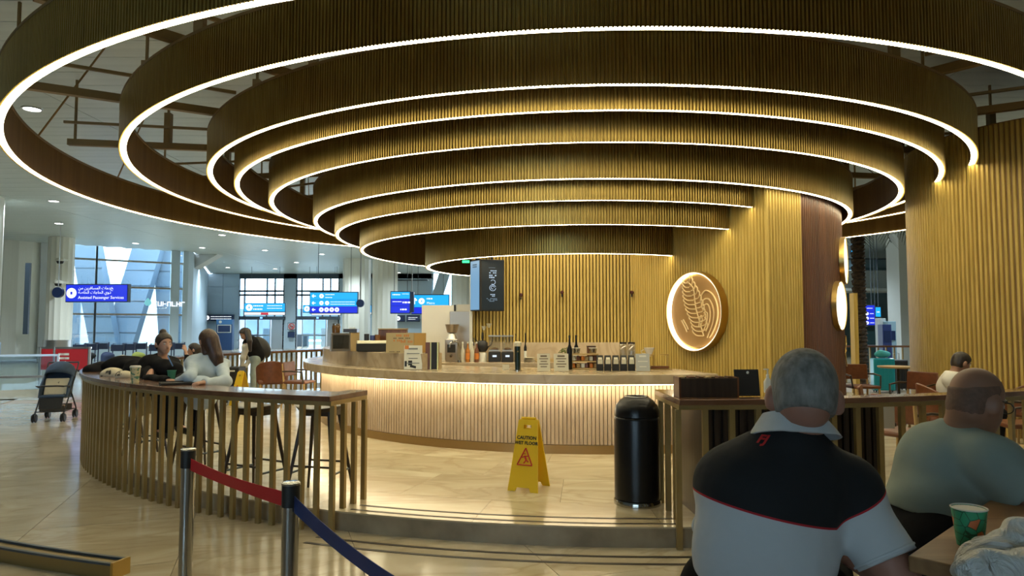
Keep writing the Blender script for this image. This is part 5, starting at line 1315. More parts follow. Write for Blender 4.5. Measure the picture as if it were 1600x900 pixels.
for k, px in enumerate((773, 793)):
    x = wx(px, 10.4); t = thing('bean_grinder', ('black bean grinder with clear hopper, left of the pair behind the tap', 'black bean grinder with clear hopper, right of the pair behind the tap')[k], 'grinder', (x, 10.45, WK), group='pair of black bean grinders')
    bevel(MB().box((x, 10.45, WK + .075), (.185, .2, .15)).obj('body', M_BLACKM, t), .012); MB().box((x, 10.345, WK + .09), (.06, .008, .028)).obj('display', emit('white_readout', (.8, .9, 1), 1.1), t)
    m = MB(); m.add([(x + sx * a, 10.45 + sy * a * .9, WK + z_) for a, z_ in ((.075, .15), (.09, .38)) for sx, sy in ((-1, -1), (1, -1), (1, 1), (-1, 1))], [(0, 1, 5, 4), (1, 2, 6, 5), (2, 3, 7, 6), (3, 0, 4, 7)]); m.obj('hopper', M_CLEAR, t)
    lath('beans', [(.05, .155), (.055, .20), (.001, .22)], x, 10.45, WK, M_WALNUT, t); MB().box((x, 10.45, WK + .388), (.185, .17, .018)).obj('hopper_lid', M_STEELW, t); MB().box((x, 10.36, WK + .17), (.17, .02, .02)).obj('trim', M_STEELW, t)
for k, (px, hh, lb) in enumerate(((806, .42, 'slim dark bottle standing behind the tap tower, left'), (821, .43, 'slim dark bottle standing behind the tap tower, right'))):
    bottle(wx(px, 10.4), 10.5, WK, hh, .022, M_BLACK, lb, neck=.45, lab=M_PAPER if k else None)
for k, (px, hh, lb) in enumerate(((756, .58, 'small white dripper on the thin rod behind the kettle, lower'), (764, .62, 'small white dripper on the thin rod behind the kettle, upper'))):
    x = wx(px, 10.7); t = thing('dripper', lb, 'dripper', (x, 10.75, WK)); lath('foot', [(.04, 0), (.04, .01)], x, 10.75, WK, M_BRASS, t, 12); MB().cyl((x, 10.75, WK), (x, 10.75, WK + hh - .10), .006, n=6).obj('rod', M_BRASS, t); lath('cone', [(.015, hh - .11), (.042, hh - .05), (.046, hh - .045)], x, 10.75, WK, M_CREAM, t, 14)
x = wx(827, 10.4); t = thing('plate_stack', 'short stack of pale plates right of the tap tower', 'plates', (x, 10.42, WK))
for j in range(5): lath('plate', [(.03, .014 * j), (.08, .014 * j + .008), (.082, .014 * j + .011), (.001, .014 * j + .006)], x, 10.42, WK, M_CREAM, t, 20)
x = wx(852, 10.4); t = thing('wooden_tray', 'low wooden tray on the work counter behind the price cards', 'tray', (x, 10.5, WK)); MB().box((x, 10.5, WK + .012), (.3, .2, .02)).obj('base', M_KRAFT, t); MB().box((x, 10.40, WK + .03), (.3, .012, .045)).obj('lip', M_KRAFT, t)

# ================================================================ THINGS ON THE BAR TABLES
# right-hand bar table
x, y = stand_at(1108, 621, RT); y += .085
t = thing('condiment_box', 'dark wooden condiment box with compartments on the corner of the bar table', 'box', (x, y, RT), rad(2))
for sx in (-1, 1): MB().box((sx * .222, 0, .075), (.014, .16, .15)).obj('end', M_WALNUT, t, local=True)
for sy in (-1, 1): MB().box((0, sy * .073, .072), (.43, .014, .144)).obj('side', M_DKWOOD, t, local=True)
MB().box((0, 0, .008), (.43, .135, .012)).obj('bottom', M_WALNUT, t, local=True)
for dx in (-.11, 0, .11): MB().box((dx, 0, .07), (.010, .13, .125)).obj('divider', M_WALNUT, t, local=True)
for k in range(6):
    g = thing('sachet_pack', 'pack of %s sachets in the condiment box, %s from its left end' % (('tan', 'rust brown', 'dark brown')[k % 3], ('first', 'second', 'third', 'fourth', 'fifth', 'last')[k]), 'sachets', (x, y, RT), group='sachet packs in the condiment box')
    xx = x - .185 + k * .067 + (.02 if k > 3 else 0); MB().box((xx, y, RT + .085), (.038, .09, .138), ry=.08 * ((k % 3) - 1)).obj('sachets', (M_KRAFT, M_LEATHER, M_WALNUT)[k % 3], g); g.location = (0, 0, 0)
for o in [o for o in COL.objects if o.name.startswith('sachet_pack')]:
    for ch in o.children: 
        off = Vector((x, y, RT)); ch.data.transform(Matrix.Translation(off)); 
    c0 = sum((Vector(v.co) for v in o.children[0].data.vertices), Vector()) / 8; o.children[0].data.transform(Matrix.Translation(-c0)); o.location = c0
x, y = stand_at(1173, 620, RT); y += .06
t = thing('notice_tablet', 'upright black notice tablet with a small pale crest beside the condiment box', 'notice', (x, y, RT), rad(3))
bevel(MB().box((0, .02, .10), (.195, .010, .205), rx=-.14).obj('panel', M_BLACKM, t, local=True), .003); MB().box((0, .035, .006), (.12, .09, .010)).obj('foot', M_BLACKM, t, local=True)
m = MB(); m.lathe([(.001, -.001), (.011, 0), (.001, .001)], (0, .0, .18), 12, axis='y'); m.obj('crest', M_PAPER, t, local=True)
x, y = stand_at(1202, 614, RT); y += .03
t = thing('sanitizer_bottle', 'clear pump bottle standing beside the grey-haired man\'s ear', 'bottle', (x, y, RT)); lath('bottle', [(.03, 0), (.032, .09), (.012, .12)], x, y, RT, plain('cloudy_plastic', (.5, .52, .5), rough=.2), t); lath('pump', [(.012, .12), (.013, .145), (.006, .15), (.006, .185)], x, y, RT, M_PAPER, t, 12); MB().box((x - .012, y, RT + .188), (.04, .012, .010)).obj('nozzle', M_PAPER, t)
# left-hand table: coats, bag, cups, tray
def tp_(px, py): p = G(px, py, LT); return p.x, p.y
p1 = D(178, 572, 8.35)
def soft(name, label, cat, prims, mat, k=.05, h=.016, wob=.012, ws=18, group=None):
    o = blob(name, prims, mat, None, k=k, h=h, wob=wob, wscale=ws); return tag(o, label, cat, group)
def Q(px, py, y): return P_(D(px, py, y))
soft('coat', 'black coat piled on the bar table left of the woman in black', 'coat', [ell(Q(158, 579, 8.75), (.20, .22, .11)), ell(Q(195, 571, 8.3), (.26, .18, .12)), ell(Q(215, 577, 7.9), (.16, .16, .11))], M_BLACKCLOTH)
soft('patterned_bag', 'cream and black soft bag lying on the bar table in front of the coat', 'bag', [ell(Q(180, 585, 7.85), (.17, .10, .07)), ell(Q(194, 587, 7.6), (.10, .09, .06))], noisy('cream_black_print', (.02, .02, .02), (.66, .58, .42), scale=(9, 9, 9), rough=.7, lo=.42, hi=.46))
cup(*tp_(211, 598), LT, .15, .048, .034, noisy('green_cream_print', (.10, .22, .14), (.60, .52, .30), scale=(30, 30, 30), lo=.45, hi=.5), 'tall lidded cup with green and cream print beside the soft bag', lid=M_PAPER)
x, y = tp_(268, 596); cup(x, y, LT, .11, .042, .03, plain('green_print', (.04, .20, .12)), 'small green cup between the two women', lid=None)
cup(D(210, 560, 9.2).x, 9.2, LT, .13, .045, .034, M_PAPER, 'white cup standing behind the black coat', lid=M_PAPER)
x, y = tp_(287, 600); t = thing('serving_tray', 'flat black serving tray in front of the woman in denim', 'tray', (x, y, LT), rad(30)); bevel(MB().box((0, 0, .008), (.42, .24, .014)).obj('plate', M_BLACKM, t, local=True), .004)
MB().tube([(sx * .205, sy * .115, .018) for sx, sy in ((-1, -1), (1, -1), (1, 1), (-1, 1))], .006, 6, closed=True).obj('rim', M_BLACKM, t, local=True)
t = thing('sun_cap', 'white and dark cap lying on the far stretch of the bar table', 'cap', D(192, 549, 12.6)); c0 = D(192, 549, 10.9)
c0.z = LT; t.location = c0; MB().lathe([(.11, 0), (.11, .05), (.07, .10), (.001, .115)], c0, 20).obj('crown', M_PAPER, t, smooth=50); MB().lathe([(.114, .0), (.116, .035), (.11, .04)], c0, 20).obj('band', M_BLACKM, t); MB().box((c0.x - .13, c0.y, c0.z + .006), (.12, .14, .01)).obj('peak', M_BLACKM, t)

# ================================================================ STROLLER
def stroller(loc, rz):
    t = thing('stroller', 'empty navy baby stroller with a cream patterned seat on the open floor', 'stroller', loc, rz)
    M_NAVY = noisy('navy_fabric', (.022, .045, .085), (.035, .065, .12), scale=(9, 9, 9), rough=.8); fr = MB()
    for sx in (-1, 1):
        MB().tube([(sx * .24, .30, .96), (sx * .235, .22, .84), (sx * .225, -.02, .50), (sx * .215, -.30, .16), (sx * .215, -.34, .10)], .012, 8).obj('side_tube', M_BLACKM, t, smooth=60, local=True)
        MB().tube([(sx * .225, -.02, .50), (sx * .24, .22, .20), (sx * .24, .28, .10)], .012, 8).obj('rear_tube', M_BLACKM, t, smooth=60, local=True)
        MB().tube([(sx * .22, -.10, .56), (sx * .25, -.20, .60), (sx * .20, -.30, .60)], .012, 8).obj('armrest', M_BLACKM, t, smooth=60, local=True)
    MB().tube([(-.24, .30, .96), (-.24, .33, .985), (.24, .33, .985), (.24, .30, .96)], .014, 8).obj('handle', M_BLACKM, t, smooth=60, local=True)
    for yy, zz in ((-.30, .17), (.24, .16)): MB().cyl((-.23, yy, zz), (.23, yy, zz), .009, n=8).obj('cross_bar', M_BLACKM, t, local=True)
    for sx in (-1, 1):
        for yy in (-.34, .29):
            for dx in (-.022, .022):
                w = MB().lathe([(.02, -.009), (.062, -.011), (.070, -.004), (.070, .004), (.062, .011), (.02, .009)], (sx * .215 + dx, yy, .07), 22, axis='x').obj('wheel', M_BLACKM, t, smooth=40, local=True)
            MB().bar((sx * .215, yy, .07), (sx * .215, yy + .02, .15), .03, .02).obj('wheel_fork', M_BLACKM, t, local=True)
    # hood
    m = MB(); vs = []; A, B = 9, 12
    for i in range(A):
        th = rad(-28 + 92 * i / (A - 1))
        for j in range(B):
            a = PI * j / (B - 1); x_ = .235 * math.cos(a); h_ = .30 * math.sin(a) ** .7
            vs.append((x_, .16 - h_ * math.sin(th) * .95 + .02, .70 + h_ * math.cos(th) * 1.05))
    m.add(vs, [(i * B + j, i * B + j + 1, (i + 1) * B + j + 1, (i + 1) * B + j) for i in range(A - 1) for j in range(B - 1)])
    o = m.obj('hood', M_NAVY, t, smooth=60, local=True); s = o.modifiers.new('t', 'SOLIDIFY'); s.thickness = .012
    o = MB().slab([(-.20, .20, .92), (.20, .20, .92), (.20, .02, .40), (-.20, .02, .40)], (0, .03, 0)).obj('backrest', M_NAVY, t, local=True)
    bevel(MB().box((0, .0, .545), (.37, .06, .36), rx=-.33).obj('seat_liner', noisy('cream_black_liner', (.02, .02, .02), (.62, .56, .42), scale=(10, 10, 10), rough=.7, lo=.33, hi=.37), t, local=True), .02)
    for sx in (-1, 1): MB().slab([(sx * .20, .18, .86), (sx * .20, -.14, .60), (sx * .20, -.20, .40), (sx * .20, .06, .38)], (sx * .02, 0, 0)).obj('side_panel', M_NAVY, t, local=True)
    MB().slab([(-.18, -.22, .40), (.18, -.22, .40), (.17, -.30, .22), (-.17, -.30, .22)], (0, -.02, 0)).obj('footrest', M_BLACKM, t, local=True)
    bevel(MB().box((0, -.10, .42), (.38, .26, .05)).obj('seat_base', M_NAVY, t, local=True), .02)
    MB().tube([(-.2, -.30, .60), (-.1, -.34, .61), (.1, -.34, .61), (.2, -.30, .60)], .014, 8).obj('bumper_bar', M_BLACKM, t, smooth=60, local=True)
    m = MB(); m.add([(sx * .19, yy, zz) for yy, zz in ((-.22, .26), (-.20, .15), (.18, .15), (.2, .26)) for sx in (-1, 1)], [(0, 1, 3, 2), (2, 3, 5, 4), (4, 5, 7, 6)]); o = m.obj('basket', plain('mesh_basket', (.10, .09, .08), rough=.8), t, local=True); o.modifiers.new('t', 'SOLIDIFY').thickness = .006
    bevel(MB().box((0, -.02, .205), (.26, .22, .10)).obj('basket_load', plain('tan_bundle', (.30, .20, .13), rough=.8), t, local=True), .03)
    return t
p = G(75, 658, 0); stroller((p.x, p.y + .2, 0), rad(16))

# ================================================================ CHAIRS
def armchair(loc, rz, label, group='brown leather chairs around the cafe'):
    t = thing('leather_armchair', label, 'chair', loc, rz, group)
    m = MB(); n = 14; vs = []
    for i in range(n + 1):
        a = PI * (-.08 + 1.16 * i / n); x_, y_ = .29 * math.cos(a), .26 * math.sin(a); dz = .20 * math.sin(max(0, min(1, i / n)) * PI)
        for r, z_ in ((1, .42), (1.06, .62 + dz), (1.0, .63 + dz), (.93, .42)): vs.append((x_ * r, y_ * r, z_))
    m.add(vs, [(i * 4 + k, i * 4 + (k + 1) % 4, i * 4 + 4 + (k + 1) % 4, i * 4 + 4 + k) for i in range(n) for k in range(4)] + [(3, 2, 1, 0), tuple(n * 4 + k for k in range(4))])
    m.obj('backrest', M_LEATHER, t, smooth=45, local=True)
    bevel(MB().box((0, -.02, .43), (.50, .48, .09)).obj('seat', M_LEATHER, t, local=True), .03)
    for sx in (-1, 1):
        for sy in (-1, 1): MB().cyl((sx * .20, sy * .19, .40), (sx * .25, sy * .24, 0), .02, .014, 8).obj('leg', M_KRAFT, t, smooth=40, local=True)
    return t
def side_chair(loc, rz, label, group='brown leather chairs around the cafe'):
    t = thing('leather_side_chair', label, 'chair', loc, rz, group)
    bevel(MB().box((0, 0, .46), (.46, .44, .05)).obj('seat', M_LEATHER, t, local=True), .02)
    bevel(MB().box((0, .21, .70), (.44, .035, .26), rx=-.12).obj('backrest', M_LEATHER, t, local=True), .03)
    for sx in (-1, 1):
        MB().tube([(sx * .22, -.20, 0), (sx * .21, -.19, .44)], .018, 8).obj('leg', M_KRAFT, t, smooth=50, local=True); MB().tube([(sx * .22, .24, 0), (sx * .21, .20, .45), (sx * .21, .235, .80)], .018, 8).obj('leg', M_KRAFT, t, smooth=50, local=True)
        MB().tube([(sx * .23, -.19, .44), (sx * .25, -.17, .65), (sx * .25, .05, .67), (sx * .22, .22, .66)], .015, 8).obj('armrest', M_DKWOOD, t, smooth=50, local=True)
    return t
for px, y_, rz, lb, fn in ((428, 13.4, 195, 'leather chair with its back turned, right behind the bending young woman', armchair), (470, 12.9, 80, 'leather side chair with dark arms at the left end of the counter', side_chair),
        (1342, 11.9, 0, 'leather chair at the foot of the walnut drum, left of the turquoise suitcase', side_chair), (1424, 9.9, -60, 'leather chair half hidden by the wide ribbed column', side_chair),
        (1470, 7.95, 75, 'leather armchair of the man in the white shirt', armchair), (1412, 6.7, 120, 'leather chair on the cafe floor left of the bald man', side_chair),
        (1588, 7.3, -100, 'leather chair on the cafe floor right of the bald man\'s face', side_chair), (1592, 8.6, 200, 'leather armchair far behind the bald man\'s glasses, by the ribbed column', armchair), (1375, 7.6, 60, 'low leather chair glimpsed under the bar table top', side_chair)):
    x_ = (px - 800) / F * y_; fn((x_, y_, PLAT), rad(rz), lb)
# cafe tables on the right
for px, y_, lb in ((1400, 13.2, 'round pale-topped cafe table behind the suitcases'), (1612, 5.0, 'small cafe table with pale edge right of the bald man')):
    PLAT = 0 if px > 1600 else .15; x_ = (px - 800) / F * y_; t = thing('cafe_table', lb, 'table', (x_, y_, PLAT)); lath('tabletop', [(.001, .70), (.34, .70), (.35, .715), (.35, .73), (.001, .73)], x_, y_, PLAT, M_KRAFT, t, 32); MB().cyl((x_, y_, PLAT + .02), (x_, y_, PLAT + .70), .03, n=12).obj('column', M_BLACKM, t, smooth=40); lath('base', [(.22, 0), (.22, .015), (.03, .03)], x_, y_, PLAT, M_BLACKM, t, 24)
PLAT = .15
x_, y_ = (1383 - 800) / F * 5.75, 5.75; t = thing('paper_notice', 'white paper notice hanging between the posts under the bar table', 'notice', (x_, y_, .80)); MB().box((x_, y_, .885), (.10, .006, .19)).obj('sheet', plain('notice_paper', (.55, .54, .48)), t); MB().box((x_, y_ + .002, .985), (.11, .012, .02)).obj('clip', M_BLACKM, t)
MB().bar((x_, y_ + .006, .99), (x_, y_ + .006, 1.05), .008).obj('hanger', M_BLACKM, t)
# ================================================================ FOREGROUND TABLE
TZ = 1.05
t = thing('wooden_table', 'square-cornered high wooden table in front of the seated men', 'table', (1.9, 1.75, 0))
cA = G(1418, 868, TZ); cB = G(1492, 818, TZ); e_ = (Vector((cB.x, cB.y, 0)) - Vector((cA.x, cA.y, 0))).normalized(); g_ = Vector((e_.y, -e_.x, 0))
M_TAB = wood('table_wood', (.20, .105, .045), (.32, .18, .08), axis=0, rough=.5, scale=3)
M_TAB.node_tree.nodes['Principled BSDF'].inputs['Specular IOR Level'].default_value = .3
P4 = [Vector((cA.x, cA.y, 0)), Vector((cA.x, cA.y, 0)) + e_ * 1.35, Vector((cA.x, cA.y, 0)) + e_ * 1.35 + g_ * .9, Vector((cA.x, cA.y, 0)) + g_ * .9]
bevel(MB().prism([(p.x, p.y) for p in P4][::-1], TZ - .04, TZ).obj('tabletop', M_TAB, t), .005)
cen = sum(P4, Vector()) / 4
for p in P4: 
    q_ = p.lerp(cen, .14); MB().box((q_.x, q_.y, (TZ - .04) / 2), (.05, .05, TZ - .04), rz=math.atan2(e_.y, e_.x)).obj('leg', M_BLACKM, t)
for a_, b_ in ((0, 1), (1, 2), (2, 3), (3, 0)):
    pa, pb_ = P4[a_].lerp(cen, .14), P4[b_].lerp(cen, .14); MB().bar((pa.x, pa.y, TZ - .075), (pb_.x, pb_.y, TZ - .075), .03, .06).obj('apron', M_BLACKM, t)
x, y = G(1516, 852, TZ)[:2]
m_, nt, b_ = new_mat('cup_print'); N = nt.nodes; L = nt.links; tc = N.new('ShaderNodeTexCoord'); vo = N.new('ShaderNodeTexVoronoi'); vo.inputs['Scale'].default_value = 42
L.new(tc.outputs['Object'], vo.inputs['Vector']); cr = N.new('ShaderNodeValToRGB'); cr.color_ramp.interpolation = 'CONSTANT'; e = cr.color_ramp.elements; e[0].position = 0; e[0].color = (.03, .30, .15, 1); e[1].position = .66; e[1].color = (.60, .17, .06, 1); k_ = e.new(.8); k_.color = (.05, .36, .2, 1)
sp = N.new('ShaderNodeSeparateColor'); L.new(vo.outputs['Color'], sp.inputs[0]); L.new(sp.outputs[0], cr.inputs['Fac'])
v2 = N.new('ShaderNodeTexVoronoi'); v2.feature = 'DISTANCE_TO_EDGE'; v2.inputs['Scale'].default_value = 42; L.new(tc.outputs['Object'], v2.inputs['Vector']); lt = N.new('ShaderNodeMath'); lt.operation = 'LESS_THAN'; lt.inputs[1].default_value = .035; L.new(v2.outputs['Distance'], lt.inputs[0])
mx = N.new('ShaderNodeMix'); mx.data_type = 'RGBA'; L.new(lt.outputs[0], mx.inputs[0]); L.new(cr.outputs['Color'], mx.inputs[6]); mx.inputs[7].default_value = (.02, .10, .05, 1); L.new(mx.outputs[2], b_.inputs['Base Color']); b_.inputs['Roughness'].default_value = .5
t = thing('paper_cup', 'open paper cup with green and orange pebble print on the wooden table', 'cup', (x, y, TZ))
lath('cup_wall', [(.030, 0), (.0415, .096), (.0395, .096), (.028, .004)], x, y, TZ, m_, t, 40); lath('inner_wall', [(.0275, .006), (.0385, .095)], x, y, TZ, plain('cup_inside', (.62, .60, .52)), t, 40)
MB().tube([(x + .0415 * math.cos(a), y + .0415 * math.sin(a), TZ + .097) for a in np.linspace(0, 2 * PI, 40, endpoint=False)], .0022, 6, closed=True).obj('rolled_rim', plain('rim_white', (.70, .68, .60)), t, smooth=60)
# plastic bag on the table
bq = lambda px, py, z: P_(G(px, py, TZ) + Vector((0, 0, z)))
bg = blob('plastic_bag', [ell(bq(1530, 885, .02), (.055, .045, .035)), ell(bq(1570, 885, .035), (.07, .05, .045)), ell(bq(1615, 880, .05), (.08, .06, .06)), cap(bq(1512, 890, .012), bq(1535, 880, .03), .018, .022), ell(bq(1550, 868, .03), (.05, .03, .02)), cap(bq(1520, 905, .02), bq(1600, 905, .03), .04)],
     None, None, k=.02, h=.006, wob=.006, wscale=55, smooth_iter=0)
m_, nt, b_ = new_mat('thin_plastic'); N = nt.nodes; L = nt.links; tc = N.new('ShaderNodeTexCoord'); n1 = N.new('ShaderNodeTexNoise'); n1.inputs['Scale'].default_value = 11; n1.inputs['Distortion'].default_value = 2.5; n1.inputs['Detail'].default_value = 4; L.new(tc.outputs['Object'], n1.inputs['Vector'])
bp = N.new('ShaderNodeBump'); bp.inputs['Strength'].default_value = .9; bp.inputs['Distance'].default_value = .03; L.new(n1.outputs['Fac'], bp.inputs['Height']); L.new(bp.outputs[0], b_.inputs['Normal'])
r_ = N.new('ShaderNodeValToRGB'); n2 = N.new('ShaderNodeTexNoise'); n2.inputs['Scale'].default_value = 7; L.new(tc.outputs['Object'], n2.inputs['Vector']); L.new(n2.outputs['Fac'], r_.inputs['Fac']); e = r_.color_ramp.elements; e[0].position = .27; e[0].color = (.10, .12, .42, 1); e[1].position = .30; e[1].color = (.58, .60, .58, 1)
L.new(r_.outputs['Color'], b_.inputs['Base Color']); b_.inputs['Roughness'].default_value = .35; bg.data.materials.clear(); bg.data.materials.append(m_)
tag(bg, 'crumpled white plastic bag with a blue patch in front of the paper cup', 'bag')

# ================================================================ SIGNS AND FAR THINGS
M_SBLUE = emit('sign_blue', (.012, .03, .62), 1.3); M_SCYAN = emit('sign_cyan', (.015, .42, .90), 1.2); M_SWHITE = emit('sign_white', (.9, .95, 1), 1.4); M_SNAVY = plain('sign_navy', (.015, .03, .09), rough=.3); M_SRED = emit('sign_red', (.8, .03, .06), .8)
def sign(label, px0, px1, py0, py1, y, rows, rz=0.0, hang=True, name='hanging_sign', depth=.18, cat='sign', navy=False):
    """hanging lightbox; rows: (fraction of height, material, list of (u, size, kind, text))"""
    a = D(px0, py0, y); b = D(px1, py1, y); w = b.x - a.x; h = a.z - b.z; c = Vector(((a.x + b.x) / 2, y, b.z)); t = thing(name, label, cat, c, rz)
    MB().box((0, depth / 2 + .01, h / 2), (w + .06, depth, h + .06)).obj('casing', M_DKSTEEL, t, local=True)
    z = h
    for fr_, mat, items in rows:
        hh = h * fr_; MB().box((0, -.004, z - hh / 2), (w, .012, hh - .01)).obj('lit_panel', mat, t, local=True)
        for (u, s_, kind, tx) in items:
            X = (u - .5) * w; Z = z - hh / 2
            if kind == 'disc': MB().lathe([(s_ * hh * .5, -.002), (s_ * hh * .5, .002)], (X, -.014, Z), 18, axis='y').obj('pictogram_disc', M_SWHITE, t, local=True); MB().box((X, -.018, Z), (s_ * hh * .2, .002, s_ * hh * .28)).obj('pictogram', mat, t, local=True)
            elif kind in 'lu':
                m = MB(); q = s_ * hh * .5; R = (lambda x_, z_: (X + x_, -.013, Z + z_)) if kind == 'l' else (lambda x_, z_: (X - z_, -.013, Z - x_))
                m.bar(R(-q, 0), R(q, 0), hh * .13, .004, up=(0, 1, 0)); m.bar(R(-q, 0), R(-q * .2, q * .8), hh * .13, .004, up=(0, 1, 0)); m.bar(R(-q, 0), R(-q * .2, -q * .8), hh * .13, .004, up=(0, 1, 0)); m.obj('arrow', M_SWHITE, t, local=True)
            elif kind == 'bars':
                m = MB(); k = 0; x_ = X
                while x_ < X + tx[0] * w:
                    ww = s_ * hh * (.35 + .5 * ((k * 7) % 4) / 3); m.box((x_ + ww / 2, -.012, Z + tx[1] * hh), (ww, .003, s_ * hh * .5)); x_ += ww + s_ * hh * .22; k += 1
                m.obj('small_print', M_SWHITE, t, local=True)['kind'] = 'stuff'
            elif kind == 'text': text(tx[0], s_ * hh, M_SWHITE, t, (X, -.0115, Z + tx[1] * hh), (PI / 2, 0, 0), align='LEFT')
        z -= hh
    if hang:
        for sx in (-.35, .35): MB().cyl((sx * w, depth / 2, h), (sx * w, depth / 2, CEIL - b.z), .012, n=6).obj('hanger', M_DKSTEEL, t, local=True)
    return t
AR1 = '\uFEA6\uFEAA\uFEE3\uFE8E\uFE95 \uFE8D\uFEDF\uFEE4\uFEB4\uFE8E\uFED3\uFEAE\uFEF3\uFEE6 \uFEE3\uFEE6'[::-1]; AR2 = '\uFEAB\uFEEE\uFEF1 \uFE8D\uFEDF\uFEA4\uFE8E\uFE9F\uFE8E\uFE95 \uFE8D\uFEDF\uFEA8\uFE8E\uFEBB\uFE94'[::-1]
sign('blue hanging sign reading Assisted Passenger Services in front of the tall window', 103, 199, 445, 471, 26, [(1, M_SBLUE, [(.09, .62, 'disc', None), (.20, .24, 'text', (AR1, .30)), (.20, .24, 'text', (AR2, .04)), (.20, .25, 'text', ('Assisted Passenger Services', -.27))])], rz=-.03, hang=False)
p0_ = D(104, 447, 26.1); MB().bar(p0_, (p0_.x - 1.4, 29.6, p0_.z), .06).obj('bracket_arm', M_STEEL, bpy.data.objects['hanging_sign'])
t = thing('round_sign', 'round dark blue sign at the end of the Assisted Passenger Services sign', 'sign', D(91, 457, 26)); c = D(91, 457, 26); MB().lathe([(.20, -.06), (.20, .06)], c, 28, axis='y').obj('disc', M_SNAVY, t); MB().cyl(c + Vector((0, 0, .2)), Vector((c.x, c.y, CEIL)), .015, n=8).obj('rod', M_STEEL, t)
BA = lambda u, s, w, dz=0: (u, s, 'bars', (w, dz))
sign('pale cyan lit sign over the first glazed entrance', 382, 445, 474, 487, 46, [(1, M_SCYAN, [(.12, .8, 'disc', None), BA(.22, .25, .2, .2), BA(.22, .3, .22, -.2), BA(.56, .16, .36, .22), BA(.56, .16, .36, -.1)])], hang=True)
sign('white band sign with a red middle under the pale cyan sign', 382, 445, 488, 492, 45.8, [(1, M_SWHITE, [])], hang=False, name='band_sign', depth=.1)
p = D(410, 490, 45.7); MB().box((0, -.02, .08), (.5, .01, .14)).obj('red_patch', M_SRED, bpy.data.objects['band_sign'], local=True)
sign('large three-row direction sign with left arrows, cyan above and blue below', 485, 558, 457, 489, 30, [(.35, M_SCYAN, [(.08, .5, 'l', None), (.24, .62, 'disc', None), BA(.32, .2, .2, .2), BA(.32, .2, .12, -.2)]), (.33, M_SCYAN, [(.08, .5, 'l', None), (.24, .62, 'disc', None), (.36, .62, 'disc', None), BA(.43, .17, .52, .16), BA(.43, .17, .52, -.18)]), (.32, M_SBLUE, [(.08, .5, 'l', None), (.24, .7, 'disc', None), (.35, .7, 'disc', None), (.46, .7, 'disc', None), (.57, .7, 'disc', None)])])
t = thing('round_sign', 'round dark blue sign at the right end of the three-row direction sign', 'sign', D(563, 474, 30)); c = D(563, 474, 30); MB().lathe([(.17, -.06), (.17, .06)], c, 28, axis='y').obj('disc', M_SNAVY, t); MB().cyl(c + Vector((0, 0, .17)), Vector((c.x, c.y, CEIL)), .03, n=8).obj('rod', M_STEEL, t)
sign('cyan lit sign over the second glazed entrance, mostly behind the direction sign', 474, 531, 477, 488, 46, [(1, M_SCYAN, [(.10, .8, 'disc', None)])])
sign('white band sign over the second glazed entrance', 487, 532, 488.5, 492, 45.8, [(1, M_SWHITE, [])], hang=True, name='band_sign', depth=.1)
sign('small cyan sign glimpsed between the two pale fluted columns', 565, 580, 477, 491, 43, [(.8, M_SCYAN, [(.3, .6, 'disc', None)]), (.2, M_SWHITE, [])])
sign('flight information sign in cyan and blue right of the second fluted column', 611, 640, 456, 489, 29, [(.33, M_SCYAN, [BA(.08, .3, .4, .1), BA(.6, .14, .35, .2)]), (.34, M_SBLUE, [BA(.08, .2, .5, .1), BA(.62, .45, .3, 0)]), (.33, M_SBLUE, [BA(.5, .4, .3, 0)])])
t = thing('sign_end_box', 'dark end box beside the flight information sign', 'sign', D(643, 489, 29)); c = D(643, 472, 29); MB().box(c + Vector((0, .1, 0)), (.18, .2, .86)).obj('casing', M_SNAVY, t); MB().cyl(c + Vector((0, .1, .4)), Vector((c.x, c.y + .1, CEIL)), .02, n=6).obj('rod', M_STEEL, t)
sign('cyan and blue Metro sign with an upward arrow beside the white board', 644, 701, 461, 490, 31, [(.66, M_SCYAN, [(.06, .5, 'u', None), (.26, .5, 'disc', None), BA(.40, .2, .14, .2), (.40, .26, 'text', ('Metro', -.16))]), (.34, M_SBLUE, [])])
# dark wall plates and kiosk
sign('narrow navy wall sign left of the first entrance', 317, 365, 492, 501, 51.6, [(1, M_SNAVY, [(.14, .8, 'disc', None), BA(.26, .22, .66, .2), BA(.26, .22, .66, -.2)])], hang=False, name='wall_sign', depth=.1)
sign('small navy wall sign with a white disc behind the kraft notice', 617, 632, 493, 502, 40.7, [(1, M_SNAVY, [(.35, .75, 'disc', None)])], hang=False, name='wall_sign', depth=.1)
sign('small navy text sign behind the kraft notice, right one', 636, 655, 493, 502, 40.7, [(1, M_SNAVY, [BA(.1, .18, .7, .15), BA(.1, .18, .6, -.15)])], hang=False, name='wall_sign', depth=.1)
sign('round red no-entry style sign plate on the pier between the entrances', 450, 461, 505, 515, 51.7, [(1, plain('pale_plate', (.45, .48, .5)), [])], hang=False, name='wall_sign', depth=.05)
c = D(455.5, 510, 51.5); t = bpy.data.objects[[o.name for o in COL.objects if o.name.startswith('wall_sign')][-1]]
MB().tube([c + Vector((.2 * math.cos(a), -.02, .2 * math.sin(a))) for a in np.linspace(0, 2 * PI, 20, endpoint=False)], .03, 5, closed=True).obj('red_ring', M_REDP, t)
MB().bar(c + Vector((-.13, -.02, .13)), c + Vector((.13, -.02, -.13)), .05, .03, up=(0, 1, 0)).obj('red_bar', M_REDP, t); MB().bar(c + Vector((-.12, 0, 0)), c + Vector((.12, 0, 0)), .05, .02, up=(0, 1, 0)).obj('black_symbol', M_BLKP, t)
sign('dark blue plate under the round red sign on the pier', 450, 460, 519, 527, 51.7, [(1, M_SNAVY, [])], hang=False, name='wall_sign', depth=.05)
